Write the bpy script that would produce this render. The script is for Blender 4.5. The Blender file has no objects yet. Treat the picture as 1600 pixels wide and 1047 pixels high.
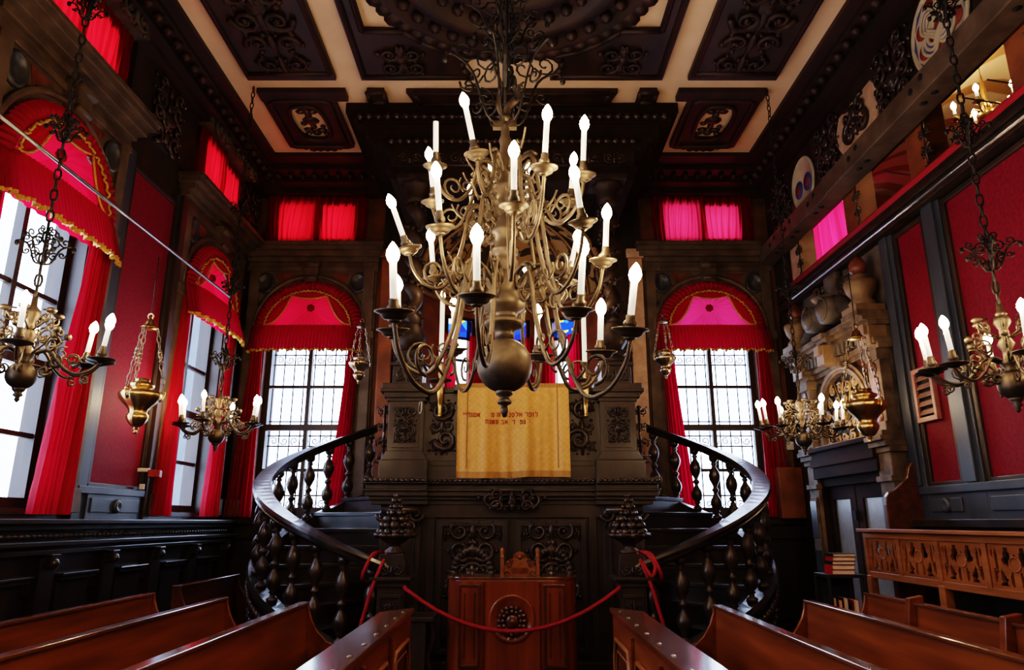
import bpy, math, random
from mathutils import Matrix, Vector
SC=bpy.context.scene; COL=SC.collection
PI=math.pi; V=Vector
# ------------------------------------------------------------ camera maths (1600x1047 frame)
WORLD=5.0; EXPO=1.42
F=1100.; TH=math.atan2(291.5,1100.); CAM=V((0,0,1.6)); cT,sT=math.cos(TH),math.sin(TH)
def ray(u,v):
    x=(u-800)/F; y=(523.5-v)/F
    return V((x,cT-y*sT,sT+y*cT))
def PS(u,v,s): return CAM+ray(u,v)*s
def PX(u,v,X): r=ray(u,v); return CAM+r*(X/r.x)
def PY(u,v,Y): r=ray(u,v); return CAM+r*(Y/r.y)
def PZ(u,v,Z): r=ray(u,v); return CAM+r*((Z-1.6)/r.z)
def lerp(a,b,t): return a+(b-a)*t
def T(x,y,z): return Matrix.Translation((x,y,z))
def RZ(a): return Matrix.Rotation(a,4,'Z')
def RX(a): return Matrix.Rotation(a,4,'X')
def RY(a): return Matrix.Rotation(a,4,'Y')
# ------------------------------------------------------------ mesh builder
class MB:
    def __init__(s): s.v=[]; s.f=[]; s.sm=[]
    def add(s,vs,fs,M=None,smooth=False):
        n=len(s.v)
        if M is not None: vs=[M@V(p) for p in vs]
        s.v+=[tuple(p) for p in vs]
        for f in fs: s.f.append(tuple(i+n for i in f)); s.sm.append(smooth)
        return s
    def box(s,x0,x1,y0,y1,z0,z1,M=None):
        e=.00035*((len(s.v)//8)%9); x0-=e;x1+=e;y0-=e;y1+=e;z0-=e;z1+=e    # no two faces of one mesh share a plane
        vs=[(x,y,z) for z in (z0,z1) for y in (y0,y1) for x in (x0,x1)]
        return s.add(vs,[(0,2,3,1),(4,5,7,6),(0,1,5,4),(2,6,7,3),(0,4,6,2),(1,3,7,5)],M)
    def lathe(s,prof,n=16,M=None,lobes=0,la=0.,close=True):
        vs=[];fs=[];k=len(prof)
        for (r,z) in prof:
            for i in range(n):
                a=2*PI*i/n; rr=r*(1+la*math.cos(lobes*a)) if lobes else r
                vs.append((rr*math.cos(a),rr*math.sin(a),z))
        for j in range(k-1):
            for i in range(n):
                b=(i+1)%n; fs.append((j*n+i,j*n+b,(j+1)*n+b,(j+1)*n+i))
        if close: fs.append(tuple(range(n-1,-1,-1))); fs.append(tuple(range((k-1)*n,k*n)))
        return s.add(vs,fs,M,True)
    def tube(s,pts,r,n=6,M=None,closed=False,flat=1.):
        pts=[V(p) for p in pts]; k=len(pts)
        if k<2: return s
        rs=r if isinstance(r,(list,tuple)) else [r]*k
        vs=[];fs=[];nrm=None
        for i,p in enumerate(pts):
            if closed: t=pts[(i+1)%k]-pts[i-1]
            else: t=pts[min(i+1,k-1)]-pts[max(i-1,0)]
            if t.length<1e-9: t=V((0,0,1))
            t.normalize()
            if nrm is None:
                nrm=t.cross(V((0,0,1)) if abs(t.z)<.9 else V((1,0,0)))
            nrm=nrm-t*nrm.dot(t)
            if nrm.length<1e-6: nrm=t.orthogonal()
            nrm.normalize(); b=t.cross(nrm)
            for j in range(n):
                a=2*PI*j/n; vs.append(p+nrm*(rs[i]*math.cos(a)*flat)+b*(rs[i]*math.sin(a)))
        for i in range(k if closed else k-1):
            i2=(i+1)%k
            for j in range(n):
                j2=(j+1)%n; fs.append((i*n+j,i*n+j2,i2*n+j2,i2*n+j))
        if not closed: fs.append(tuple(range(n-1,-1,-1))); fs.append(tuple(range((k-1)*n,k*n)))
        return s.add(vs,fs,M,True)
    def prism(s,poly,y0,y1,M=None):           # polygon in x,z extruded along y
        n=len(poly); vs=[(x,y0,z) for x,z in poly]+[(x,y1,z) for x,z in poly]
        fs=[tuple(range(n)),tuple(range(2*n-1,n-1,-1))]+[(i,i+n,(i+1)%n+n,(i+1)%n) for i in range(n)]
        return s.add(vs,fs,M)
    def slab(s,poly,z0,z1,M=None):            # polygon in x,y extruded along z
        n=len(poly); vs=[(x,y,z0) for x,y in poly]+[(x,y,z1) for x,y in poly]
        fs=[tuple(range(n-1,-1,-1)),tuple(range(n,2*n))]+[(i,(i+1)%n,(i+1)%n+n,i+n) for i in range(n)]
        return s.add(vs,fs,M)
    def sheet(s,fn,nu,nv,M=None,smooth=True):
        vs=[fn(i/nu,j/nv) for j in range(nv+1) for i in range(nu+1)]
        fs=[(j*(nu+1)+i,j*(nu+1)+i+1,(j+1)*(nu+1)+i+1,(j+1)*(nu+1)+i) for j in range(nv) for i in range(nu)]
        return s.add(vs,fs,M,smooth)
    def blob(s,c,rx,ry,rz,M=None,n=7,m=4):
        pr=[];vs=[];fs=[]
        for j in range(m+1):
            ph=-PI/2+PI*j/m
            for i in range(n):
                a=2*PI*i/n; vs.append((c[0]+rx*math.cos(ph)*math.cos(a),c[1]+ry*math.cos(ph)*math.sin(a),c[2]+rz*math.sin(ph)))
        for j in range(m):
            for i in range(n):
                b=(i+1)%n; fs.append((j*n+i,j*n+b,(j+1)*n+b,(j+1)*n+i))
        return s.add(vs,fs,M,True)
    def build(s,name,mat,parent=None,off=None,bevel=0,**props):
        me=bpy.data.meshes.new(name)
        vs=s.v
        if off is not None: vs=[(p[0]-off[0],p[1]-off[1],p[2]-off[2]) for p in vs]
        me.from_pydata(vs,[],s.f); me.polygons.foreach_set('use_smooth',s.sm)
        me.materials.append(mat); me.update()
        o=bpy.data.objects.new(name,me); COL.objects.link(o)
        if parent is not None: o.parent=parent
        if bevel:
            b=o.modifiers.new('b','BEVEL'); b.width=bevel; b.segments=2; b.limit_method='ANGLE'; b.angle_limit=.9
        for k,v in props.items(): o[k]=v
        return o
def empty(name,loc=(0,0,0),rz=0,**props):
    o=bpy.data.objects.new(name,None); COL.objects.link(o); o.location=loc; o.rotation_euler=(0,0,rz); o.empty_display_size=.1
    for k,v in props.items(): o[k]=v
    return o
def thing(name,label,cat,loc=(0,0,0),rz=0,group=None):
    o=empty(name,loc,rz,label=label,category=cat)
    if group: o['group']=group
    return o
def tag(o,label,cat,group=None):
    o['label']=label; o['category']=cat
    if group: o['group']=group
    return o
def kids(o): return [c for c in COL.objects if c.parent is o]
def dup(root,loc,rz=0,label=None):
    def cp(o,par):
        c=o.copy(); COL.objects.link(c); c.parent=par
        for ch in kids(o): cp(ch,c)
        return c
    r=cp(root,None); r.location=loc; r.rotation_euler=(0,0,rz)
    if label: r['label']=label
    return r
def spl(pts,n=6):                              # Catmull-Rom through points
    pts=[V(p) for p in pts]; out=[]
    P=[pts[0]*2-pts[1]]+pts+[pts[-1]*2-pts[-2]]
    for i in range(1,len(P)-2):
        a,b,c,d=P[i-1],P[i],P[i+1],P[i+2]
        for k in range(n):
            t=k/n; out.append(.5*((2*b)+(c-a)*t+(2*a-5*b+4*c-d)*t*t+(3*b-a-3*c+d)*t**3))
    out.append(pts[-1]); return out
def spiral(cx,cz,r,turns=1.4,a0=0.,dirn=1,n=15,rend=.18):
    return [(cx+r*(1-(1-rend)*i/(n-1))*math.cos(a0+dirn*turns*2*PI*i/(n-1)),cz+r*(1-(1-rend)*i/(n-1))*math.sin(a0+dirn*turns*2*PI*i/(n-1))) for i in range(n)]
# ------------------------------------------------------------ materials
def newmat(name):
    m=bpy.data.materials.new(name); m.use_nodes=True
    nt=m.node_tree; return m,nt,nt.nodes['Principled BSDF'],nt.nodes['Material Output']
def mat(name,c1,c2=None,rough=.5,metal=0.,scale=6.,stretch=(1,1,1),bump=0.,detail=5.,pos=(.35,.7),coat=0.,spec=.5,bscale=None,emis=None):
    m,nt,p,out=newmat(name); N=nt.nodes; L=nt.links
    p.inputs['Roughness'].default_value=rough; p.inputs['Metallic'].default_value=metal
    p.inputs['Coat Weight'].default_value=coat; p.inputs['Coat Roughness'].default_value=.12; p.inputs['Specular IOR Level'].default_value=spec
    p.inputs['Base Color'].default_value=(*c1,1)
    if c2 is not None or bump:
        tc=N.new('ShaderNodeTexCoord'); mp=N.new('ShaderNodeMapping'); mp.inputs['Scale'].default_value=stretch
        no=N.new('ShaderNodeTexNoise'); no.inputs['Scale'].default_value=scale; no.inputs['Detail'].default_value=detail
        L.new(tc.outputs['Object'],mp.inputs['Vector']); L.new(mp.outputs['Vector'],no.inputs['Vector'])
        if c2 is not None:
            cr=N.new('ShaderNodeValToRGB'); cr.color_ramp.elements[0].color=(*c1,1); cr.color_ramp.elements[1].color=(*c2,1)
            cr.color_ramp.elements[0].position=pos[0]; cr.color_ramp.elements[1].position=pos[1]
            L.new(no.outputs['Fac'],cr.inputs['Fac']); L.new(cr.outputs['Color'],p.inputs['Base Color'])
        if bump:
            b=N.new('ShaderNodeBump'); b.inputs['Strength'].default_value=bump; b.inputs['Distance'].default_value=.02
            if bscale:
                n2=N.new('ShaderNodeTexNoise'); n2.inputs['Scale'].default_value=bscale; n2.inputs['Detail'].default_value=4; L.new(mp.outputs['Vector'],n2.inputs['Vector']); L.new(n2.outputs['Fac'],b.inputs['Height'])
            else: L.new(no.outputs['Fac'],b.inputs['Height'])
            L.new(b.outputs['Normal'],p.inputs['Normal'])
    if emis: p.inputs['Emission Color'].default_value=(*emis[0],1); p.inputs['Emission Strength'].default_value=emis[1]
    return m
def cloth(name,c,trans,rough=.8,frac=.5,weave=0.):
    m,nt,p,out=newmat(name); N=nt.nodes; L=nt.links
    p.inputs['Base Color'].default_value=(*c,1); p.inputs['Roughness'].default_value=rough; p.inputs['Specular IOR Level'].default_value=.15
    t=N.new('ShaderNodeBsdfTranslucent'); t.inputs['Color'].default_value=(*trans,1)
    mx=N.new('ShaderNodeMixShader'); mx.inputs[0].default_value=frac
    L.new(p.outputs[0],mx.inputs[1]); L.new(t.outputs[0],mx.inputs[2]); L.new(mx.outputs[0],out.inputs['Surface'])
    return m
M={}
M['dark']=mat('dark_walnut',(.010,.0065,.0055),(.032,.018,.014),.33,0,5,(1,1,.15),.15,coat=.5)
M['darkbrown']=mat('dark_brown_wood',(.018,.010,.007),(.05,.026,.016),.45,0,5,(1,1,.2),.15)
M['bimah']=mat('aged_carved_walnut',(.026,.016,.012),(.054,.034,.026),.36,0,7,(1,1,.3),.2,coat=.15)
M['carve']=mat('carved_walnut',(.022,.013,.010),(.055,.03,.022),.33,0,9,(1,1,1),.3,coat=.2)
M['ceilwood']=mat('ceiling_wood',(.016,.006,.004),(.042,.015,.009),.55,0,5,(1,.3,1),.2)
M['pew']=mat('pew_wood',(.135,.032,.008),(.28,.075,.016),.3,0,4,(3,.25,3),.05,coat=.35)
M['pewdark']=mat('pew_wood_dark',(.05,.012,.005),(.12,.03,.010),.32,0,4,(3,.25,3),.05,coat=.3)
M['cherry']=mat('cherry_wood',(.15,.028,.008),(.27,.058,.014),.28,0,4,(3,3,.25),.05,coat=.3)
M['honey']=mat('honey_oak',(.22,.07,.018),(.36,.125,.03),.4,0,5,(3,.3,3),.08,coat=.1)
M['pewtop']=mat('polished_pew_top',(.09,.03,.015),(.17,.055,.022),.16,0,4,(3,.25,3),.03,coat=.6)
M['blue']=mat('blue_grey_paint',(.030,.038,.058),(.055,.062,.085),.45,0,4,(1,1,.3),.1)
M['surround']=mat('brown_stone',(.06,.036,.022),(.13,.085,.055),.6,0,5,(1,1,1),.2)
M['redmarble']=mat('red_marble',(.10,.022,.012),(.2,.06,.03),.4,0,9)
M['ochre']=mat('ochre_marbled_plaster',(.13,.035,.012),(.28,.085,.025),.55,0,3.5,(1,1,1),.1,8)
M['plaster']=mat('marbled_plaster',(.07,.026,.014),(.20,.075,.030),.6,0,3,(1,1,1),.1,8)
M['pink']=mat('worn_pink_plaster',(.42,.25,.16),(.55,.36,.25),.7,0,8,(1,1,1),.2)
M['damask']=mat('crimson_damask',(.135,.003,.016),(.20,.005,.025),.7,0,30,(1,1,1),.05,spec=.2)
M['cream']=mat('cream_plaster',(.64,.46,.34),(.72,.53,.40),.8,0,2.2,(1,1,1),.08)
M['stonelight']=mat('pale_marble',(.08,.052,.034),(.20,.14,.092),.7,0,6,(1,1,1),.2,8,spec=.2)
M['stonegrey']=mat('grey_veined_marble',(.06,.048,.042),(.16,.125,.10),.65,0,5,(1,1,1),.1,9,spec=.2)
M['stoneocher']=mat('tan_stone',(.15,.085,.042),(.25,.16,.085),.6,0,6,(1,1,1),.15)
M['stonedark']=mat('dark_slate_marble',(.03,.03,.034),(.07,.068,.075),.35,0,8)
M['bronze']=mat('dark_bronze',(.105,.080,.054),(.165,.125,.085),.48,.75,14,(1,1,1),.05)
M['bronzedark']=mat('darker_bronze',(.09,.068,.048),(.15,.115,.08),.46,.75,14,(1,1,1),.05)
M['brass']=mat('polished_brass',(.55,.36,.13),(.72,.50,.22),.3,1.,10,(1,1,1),.03)
M['silver']=mat('tarnished_silver',(.35,.27,.18),(.55,.44,.32),.3,1.,14,(1,1,1),.05)
M['iron']=mat('wrought_iron',(.02,.017,.015),(.05,.042,.036),.5,.6,20,(1,1,1),.1)
M['rodmetal']=mat('steel_rod',(.25,.25,.27),None,.3,1.)
M['candle']=mat('white_candle_sleeve',(.85,.82,.76),None,.5,emis=((1,.86,.68),.35))  # faint emission stands in for bulb light showing through the plastic
M['bulb']=mat('lit_bulb',(1,.9,.7),None,.3,emis=((1.,.70,.40),62.))
M['curtain']=cloth('crimson_curtain',(.34,.006,.022),(.60,.004,.028),.7,.35)
M['attic']=cloth('scarlet_attic_curtain',(.22,.004,.008),(.95,.010,.020),.7,.6)
M['atticpink']=cloth('pink_attic_curtain',(.22,.004,.010),(.95,.03,.085),.7,.6)
M['hood']=cloth('red_silk_hood',(.42,.008,.028),(.75,.008,.032),.5,.5)
M['hoodpink']=cloth('rose_silk_hood',(.50,.014,.05),(.80,.03,.11),.5,.5)
M['ruffle']=cloth('crimson_ruffle',(.26,.004,.018),(.5,.006,.03),.7,.3)
M['galcurtain']=cloth('pink_lit_curtain',(.4,.01,.05),(.75,.018,.075),.7,.5)
M['gold']=mat('gold_fringe',(.42,.22,.03),(.62,.36,.06),.6,.2,40,(1,1,1),.3)
M['rope']=mat('red_rope',(.38,.004,.012),(.25,.003,.008),.7,0,60,(1,1,1),.4)
M['railred']=mat('red_velvet_rail',(.33,.004,.018),None,.8)
M['white']=mat('white_plastic',(.7,.68,.65),None,.5)
M['frost']=mat('frosted_pane',(.20,.20,.21),(.26,.26,.27),.35,0,12)
M['paper']=mat('book_pages',(.62,.48,.35),(.72,.6,.46),.8,0,40,(1,1,12))
M['bookred']=mat('book_cover_red',(.32,.01,.018),None,.5)
M['bookblack']=mat('book_cover_black',(.012,.012,.014),None,.45)
M['pinkvent']=mat('pink_painted_wood',(.30,.11,.095),(.42,.18,.15),.5,0,9)
M['ventin']=mat('vent_slat',(.19,.09,.07),(.30,.17,.13),.6,0,9)
M['black']=mat('flat_black',(.004,.004,.004),None,.8)
M['text']=mat('red_embroidery',(.35,.008,.008),None,.7)
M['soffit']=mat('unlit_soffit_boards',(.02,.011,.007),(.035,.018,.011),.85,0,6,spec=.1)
M['column']=mat('column_walnut',(.016,.009,.006),(.042,.024,.016),.5,0,9,(1,1,1),.2,spec=.25)
M['lintel']=mat('lintel_wood',(.020,.010,.009),(.045,.022,.018),.8,0,5,(.3,1,1),.1,spec=.08)
M['floor']=mat('dark_floor_boards',(.03,.014,.009),(.06,.028,.016),.4,0,4,(6,.3,1),.1)
M['facade']=mat('pale_facade',(.034,.042,.056),(.055,.066,.085),.8,0,2)
M['motifblue']=mat('painted_blue',(.05,.07,.22),None,.7)
M['motifcream']=mat('painted_cream',(.42,.33,.22),(.5,.4,.28),.7,0,6)
M['motifred']=mat('painted_red',(.24,.03,.018),None,.7)
M['crowngold']=mat('gilded_wood',(.22,.13,.05),(.34,.2,.08),.5,.3,20)
# yellow damask of the reading-desk cover
def yellow():
    m,nt,p,out=newmat('gold_damask_cover'); N=nt.nodes;L=nt.links
    tc=N.new('ShaderNodeTexCoord'); mp=N.new('ShaderNodeMapping'); mp.inputs['Rotation'].default_value=(0,PI/4,0); mp.inputs['Scale'].default_value=(22,22,22)
    vo=N.new('ShaderNodeTexVoronoi'); vo.distance='CHEBYCHEV'; vo.inputs['Randomness'].default_value=.25; vo.inputs['Scale'].default_value=1
    L.new(tc.outputs['Object'],mp.inputs['Vector']); L.new(mp.outputs['Vector'],vo.inputs['Vector'])
    cr=N.new('ShaderNodeValToRGB'); cr.color_ramp.elements[0].color=(.66,.36,.085,1); cr.color_ramp.elements[1].color=(.54,.27,.055,1); cr.color_ramp.elements[0].position=.35; cr.color_ramp.elements[1].position=.6
    L.new(vo.outputs['Distance'],cr.inputs['Fac']); L.new(cr.outputs['Color'],p.inputs['Base Color']); p.inputs['Roughness'].default_value=.55; p.inputs['Sheen Weight'].default_value=.3
    return m
M['yellow']=yellow()
M['yellowtrim']=mat('ochre_fringe',(.36,.17,.04),(.45,.24,.06),.7,0,60,(1,1,.1),.3)
def domemat():
    m,nt,p,out=newmat('gilded_dome'); N=nt.nodes;L=nt.links
    tc=N.new('ShaderNodeTexCoord'); no=N.new('ShaderNodeTexNoise'); no.inputs['Scale'].default_value=3.6; no.inputs['Detail'].default_value=3; no.inputs['Distortion'].default_value=1.6
    cr=N.new('ShaderNodeValToRGB'); cr.color_ramp.interpolation='CONSTANT'
    cr.color_ramp.elements[0].color=(.028,.014,.009,1); cr.color_ramp.elements[1].color=(.40,.24,.10,1); cr.color_ramp.elements[1].position=.52
    L.new(tc.outputs['Object'],no.inputs['Vector']); L.new(no.outputs['Fac'],cr.inputs['Fac']); L.new(cr.outputs['Color'],p.inputs['Base Color']); p.inputs['Roughness'].default_value=.55
    return m
M['dome']=domemat()
def galceil():
    m,nt,p,out=newmat('painted_gallery_vault'); N=nt.nodes;L=nt.links
    tc=N.new('ShaderNodeTexCoord'); w=N.new('ShaderNodeTexWave'); w.wave_type='RINGS'; w.inputs['Scale'].default_value=.55; w.inputs['Distortion'].default_value=5; w.inputs['Detail'].default_value=1; w.inputs['Detail Scale'].default_value=.7
    cr=N.new('ShaderNodeValToRGB'); cr.color_ramp.elements[0].color=(.55,.42,.27,1); cr.color_ramp.elements[1].color=(.30,.15,.05,1); cr.color_ramp.elements[0].position=.7; cr.color_ramp.elements[1].position=.8
    L.new(tc.outputs['Object'],w.inputs['Vector']); L.new(w.outputs['Fac'],cr.inputs['Fac']); L.new(cr.outputs['Color'],p.inputs['Base Color']); p.inputs['Roughness'].default_value=.8
    return m
M['galceil']=galceil()
def glass(name,tint=(1,1,1),refl=.06):
    m,nt,p,out=newmat(name); N=nt.nodes;L=nt.links; N.remove(p)
    t=N.new('ShaderNodeBsdfTransparent'); t.inputs['Color'].default_value=(*tint,1); g=N.new('ShaderNodeBsdfGlossy'); g.inputs['Roughness'].default_value=.05
    mx=N.new('ShaderNodeMixShader'); mx.inputs[0].default_value=refl; L.new(t.outputs[0],mx.inputs[1]); L.new(g.outputs[0],mx.inputs[2]); L.new(mx.outputs[0],out.inputs['Surface'])
    return m
M['glass']=glass('window_glass',(.93,.96,1))
def stained():
    m,nt,p,out=newmat('blue_stained_glass'); N=nt.nodes;L=nt.links; N.remove(p)
    tc=N.new('ShaderNodeTexCoord'); vo=N.new('ShaderNodeTexVoronoi'); vo.inputs['Scale'].default_value=7.
    cr=N.new('ShaderNodeValToRGB'); cr.color_ramp.interpolation='CONSTANT'; e=cr.color_ramp.elements
    e[0].color=(.003,.012,.16,1); e[1].color=(.01,.05,.32,1); e[1].position=.4
    a=e.new(.62); a.color=(.004,.006,.10,1); a=e.new(.8); a.color=(.35,.42,.6,1); a=e.new(.92); a.color=(.5,.25,.005,1)
    sp=N.new('ShaderNodeSeparateColor'); L.new(tc.outputs['Object'],vo.inputs['Vector']); L.new(vo.outputs['Color'],sp.inputs[0]); L.new(sp.outputs[0],cr.inputs['Fac'])
    t=N.new('ShaderNodeBsdfTransparent'); L.new(cr.outputs['Color'],t.inputs['Color']); L.new(t.outputs[0],out.inputs['Surface']); return m
M['stained']=stained()
# ------------------------------------------------------------ ornament
def relief(mb,w,h,Mx=None,seed=0,d=.03,n=6,rosette=True,leaf=True,zc=None,half=False):
    """Acanthus scrolls in x in [-w/2,w/2], z in [0,h], standing out along +y."""
    R=random.Random(seed)
    mb.tube([(0,d*.3,h*.04),(0,d*.3,h*.96)],d*.3,5,Mx)
    for i in range(n):
        z=(i+.5)/n*h; r=min(w*.22,h/n*.62)*R.uniform(.8,1.15)
        x=R.uniform(r,max(r*1.01,w/2-r))
        a0=R.uniform(0,6.28); dr=R.choice((-1,1)); tn=R.uniform(1.1,1.6)
        for sx in (1,-1):
            pts=[(sx*px,d*(.45+.4*k/14),pz) for k,(px,pz) in enumerate(spiral(x,z,r,tn,a0,dr))]
            mb.tube(pts,[lerp(r*.24,r*.10,k/14) for k in range(15)],5,Mx)
            mb.tube([(0,d*.3,z),(sx*x,d*.3,z)],d*.22,4,Mx); mb.blob((sx*x,d*.7,z),r*.24,d*.6,r*.24,Mx,6,3)
            if leaf:
                for q in range(5):
                    b=a0+q*1.25; lx=x+math.cos(b)*r*1.12; lz=z+math.sin(b)*r*1.12
                    if abs(lx)>w/2 or lz<0 or lz>h: continue
                    mb.blob((sx*lx,d*.35,lz),r*R.uniform(.16,.34),d*.5,r*R.uniform(.16,.34),Mx,6,3)
        mb.blob((0,d*.5,z),r*.35,d*.7,h/n*.42,Mx,7,4)
    if rosette:
        zc=h*.4 if zc is None else zc; r=min(w,h)*.17
        mb.lathe([(r,0),(r*.9,d*.8),(r*.6,d*.6),(r*.45,d*1.3),(0.01,d*1.5)],14,(Mx or Matrix())@T(0,0,zc)@RX(-PI/2),9,.06)
    return mb
def eggrow(mb,p0,p1,r,step,Mx=None,ry=None):
    p0,p1=V(p0),V(p1); n=max(1,int((p1-p0).length/step))
    for i in range(n):
        mb.blob(p0.lerp(p1,(i+.5)/n),r,ry or r,r*.8,Mx,6,3)
    mb.tube([p0,p1],r*.45,5,Mx)
def iron_ornament(mb,c,R,h,nv=6,r=.006,seed=1):
    c=V(c)
    for k in range(nv):
        a=2*PI*k/nv+.3
        def tp(x,z): return (c.x+x*math.cos(a),c.y+x*math.sin(a),c.z+z)
        for (cx,cz,rr,tn,a0,dr) in ((R*.3,h*.1,R*.24,1.3,2.5,-1),(R*.68,h*.18,R*.2,1.3,3.6,1),(R*.34,-h*.26,R*.18,1.2,1.2,1),(R*.62,-h*.16,R*.14,1.2,.2,-1),(R*.2,h*.42,R*.16,1.2,4.,1)):
            mb.tube([tp(x,z) for x,z in spiral(cx,cz,rr,tn,a0,dr,12)],r,4)
        mb.tube(spl([tp(.01,-h*.5),tp(R*.3,-h*.42),tp(R*.55,-h*.02),tp(R*.9,h*.12),tp(R,h*.05)],4),r*1.1,4)
        mb.blob(tp(R,h*.05),r*2.6,r*2.6,r*3.5)
    mb.tube([c+V((0,0,-h*.6)),c+V((0,0,h*.6))],r*1.6,6)
def chain(mb,p0,p1,link=.07,r=.006,w=.017):
    p0,p1=V(p0),V(p1); n=max(1,int((p1-p0).length/link)); t=(p1-p0).normalized(); u=t.cross(V((0,1,0))).normalized(); w2=t.cross(u)
    for i in range(n):
        c=p0.lerp(p1,(i+.5)/n); side=u if i%2 else w2; L=(p1-p0).length/n*.62
        mb.tube([c+t*(L*math.sin(q*PI/4))+side*(w*math.cos(q*PI/4)) for q in range(8)],r,4,None,True)
KN=[0]
def trim(name='trim'):
    KN[0]+=1; return '%s_%d'%(name,KN[0])
def struct(mb,name,m,parent=None,bevel=0,off=None):
    o=mb.build(name,m,parent,off,bevel)
    if parent is None: o['kind']='structure'
    return o
# ============================================================ SHELL
WX=4.15; BY=10.5; HC=6.95; FY=-2.5
def wall_cells(mb,us,zs,holes,put):
    us=sorted(set(us+[h[0] for h in holes]+[h[1] for h in holes])); zs=sorted(set(zs+[h[2] for h in holes]+[h[3] for h in holes]))
    for i in range(len(us)-1):
        z0=None
        for j in range(len(zs)-1):
            u=(us[i]+us[i+1])/2; z=(zs[j]+zs[j+1])/2
            solid=not any(h[0]<u<h[1] and h[2]<z<h[3] for h in holes)
            if solid and z0 is None: z0=zs[j]
            if z0 is not None and (not solid or j==len(zs)-2):
                put(us[i],us[i+1],z0,zs[j+1] if solid else zs[j]); z0=None
TH_W=.34
LW=[5.75,9.08,2.4]; BWX=[-3.12,3.06]
def winholes(c): return [(c-.68,c+.68,1.7,5.14),(c-.58,c-.07,5.98,6.52),(c+.07,c+.58,5.98,6.52)]
mb=MB(); hs=[h for c in LW for h in winholes(c)]
wall_cells(mb,[FY,BY+TH_W],[0,HC+.2],hs,lambda a,b,z0,z1:mb.box(-WX-TH_W,-WX,a,b,z0,z1)); struct(mb,'wall_left',M['darkbrown'])
mb=MB(); hs=[h for c in BWX for h in winholes(c)]+[(-1.5,1.5,1.7,6.7)]
wall_cells(mb,[-WX,WX],[0,HC+.2],hs,lambda a,b,z0,z1:mb.box(a,b,BY,BY+TH_W,z0,z1))
wb=struct(mb,'wall_back',M['plaster'])
mb=MB(); mb.box(WX,WX+.3,FY,BY+TH_W,0,4.6); mb.box(WX,WX+.3,FY,BY+TH_W,5.78,HC+.2); mb.box(WX,WX+.3,10.05,BY+TH_W,4.6,5.78); mb.box(WX,WX+.3,FY,1.5,4.6,5.78)
struct(mb,'wall_right',M['darkbrown'])
mb=MB(); mb.box(-WX,WX,FY-.3,FY,0,HC+.2); struct(mb,'wall_front',M['darkbrown'])
mb=MB(); mb.box(-WX,WX,FY,BY+1.9,-.2,0); struct(mb,'floor',M['floor'])
mb=MB(); mb.box(-WX,WX,FY,BY,HC,HC+.2); struct(mb,'ceiling',M['cream'])
# gallery behind the right wall
GX=7.4
mb=MB(); mb.box(WX+.3,GX,FY,BY+TH_W,4.2,4.35); struct(mb,'floor_gallery',M['floor'])
mb=MB(); wall_cells(mb,[WX+.3,GX],[4.2,7.1],[(4.75,5.65,4.7,6.6)],lambda a,b,z0,z1:mb.box(a,b,BY,BY+TH_W,z0,z1)); struct(mb,'wall_gallery_end',M['ochre'])
mb=MB(); mb.box(GX,GX+.2,FY,BY+TH_W,4.2,7.1); mb.box(WX+.3,GX,FY-.2,FY,4.2,7.1); struct(mb,'wall_gallery_side',M['damask'])
mb=MB()
def vault(s,t):
    x=lerp(WX+.3,GX,s); return (x,lerp(FY,BY,t),6.0+.75*math.sin(PI*s))
mb.sheet(vault,14,2); struct(mb,'ceiling_gallery',M['galceil'])
# cornice (dark) round the room, cream field inside it
mb=MB()
for z0,z1,ol,ob in ((6.68,6.76,.18,.2),(6.76,6.83,.3,.42),(6.83,6.89,.46,.7),(6.89,6.95,.6,1.0)):
    mb.box(-WX,-WX+ol,FY,BY,z0,z1); mb.box(WX-ol,WX,FY,BY,z0,z1); mb.box(-WX+ol,WX-ol,BY-ob,BY,z0,z1)
co=struct(mb,trim(),M['ceilwood'])
mb=MB()
for sx in (-1,1):
    for k in range(48): mb.blob((sx*(WX-.38),k*.22,6.8),.07,.06,.06,None,6,3)
for k in range(44): 
    x=-4.0+k*.186
    mb.blob((x,BY-.55,6.79),.05,.08,.05,None,6,3)
struct(mb,'carving',M['ceilwood'],co)
# upper wall linings with carved cartouches between attic windows
for side,cs in ((-1,(7.42,10.15,4.0)),(1,(6.6,8.2,9.85,4.6))):
    mb=MB(); x0=side*WX; 
    segs=[(FY,BY)] if side>0 else [(FY,1.5),(3.3,4.85),(6.65,8.18),(9.98,BY)]
    for ya,yb in segs: mb.box(min(x0,x0-side*.05),max(x0,x0-side*.05),ya,yb,5.85 if side<0 else 5.78,6.7)
    t=struct(mb,trim(),M['darkbrown'])
    for i,c in enumerate(cs):
        mb=MB(); relief(mb,.75,.8,T(x0-side*.05,c,5.86)@RZ(PI/2 if side>0 else -PI/2),20+i,.05,4,True)
        struct(mb,'carving',M['carve'],t)
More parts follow.
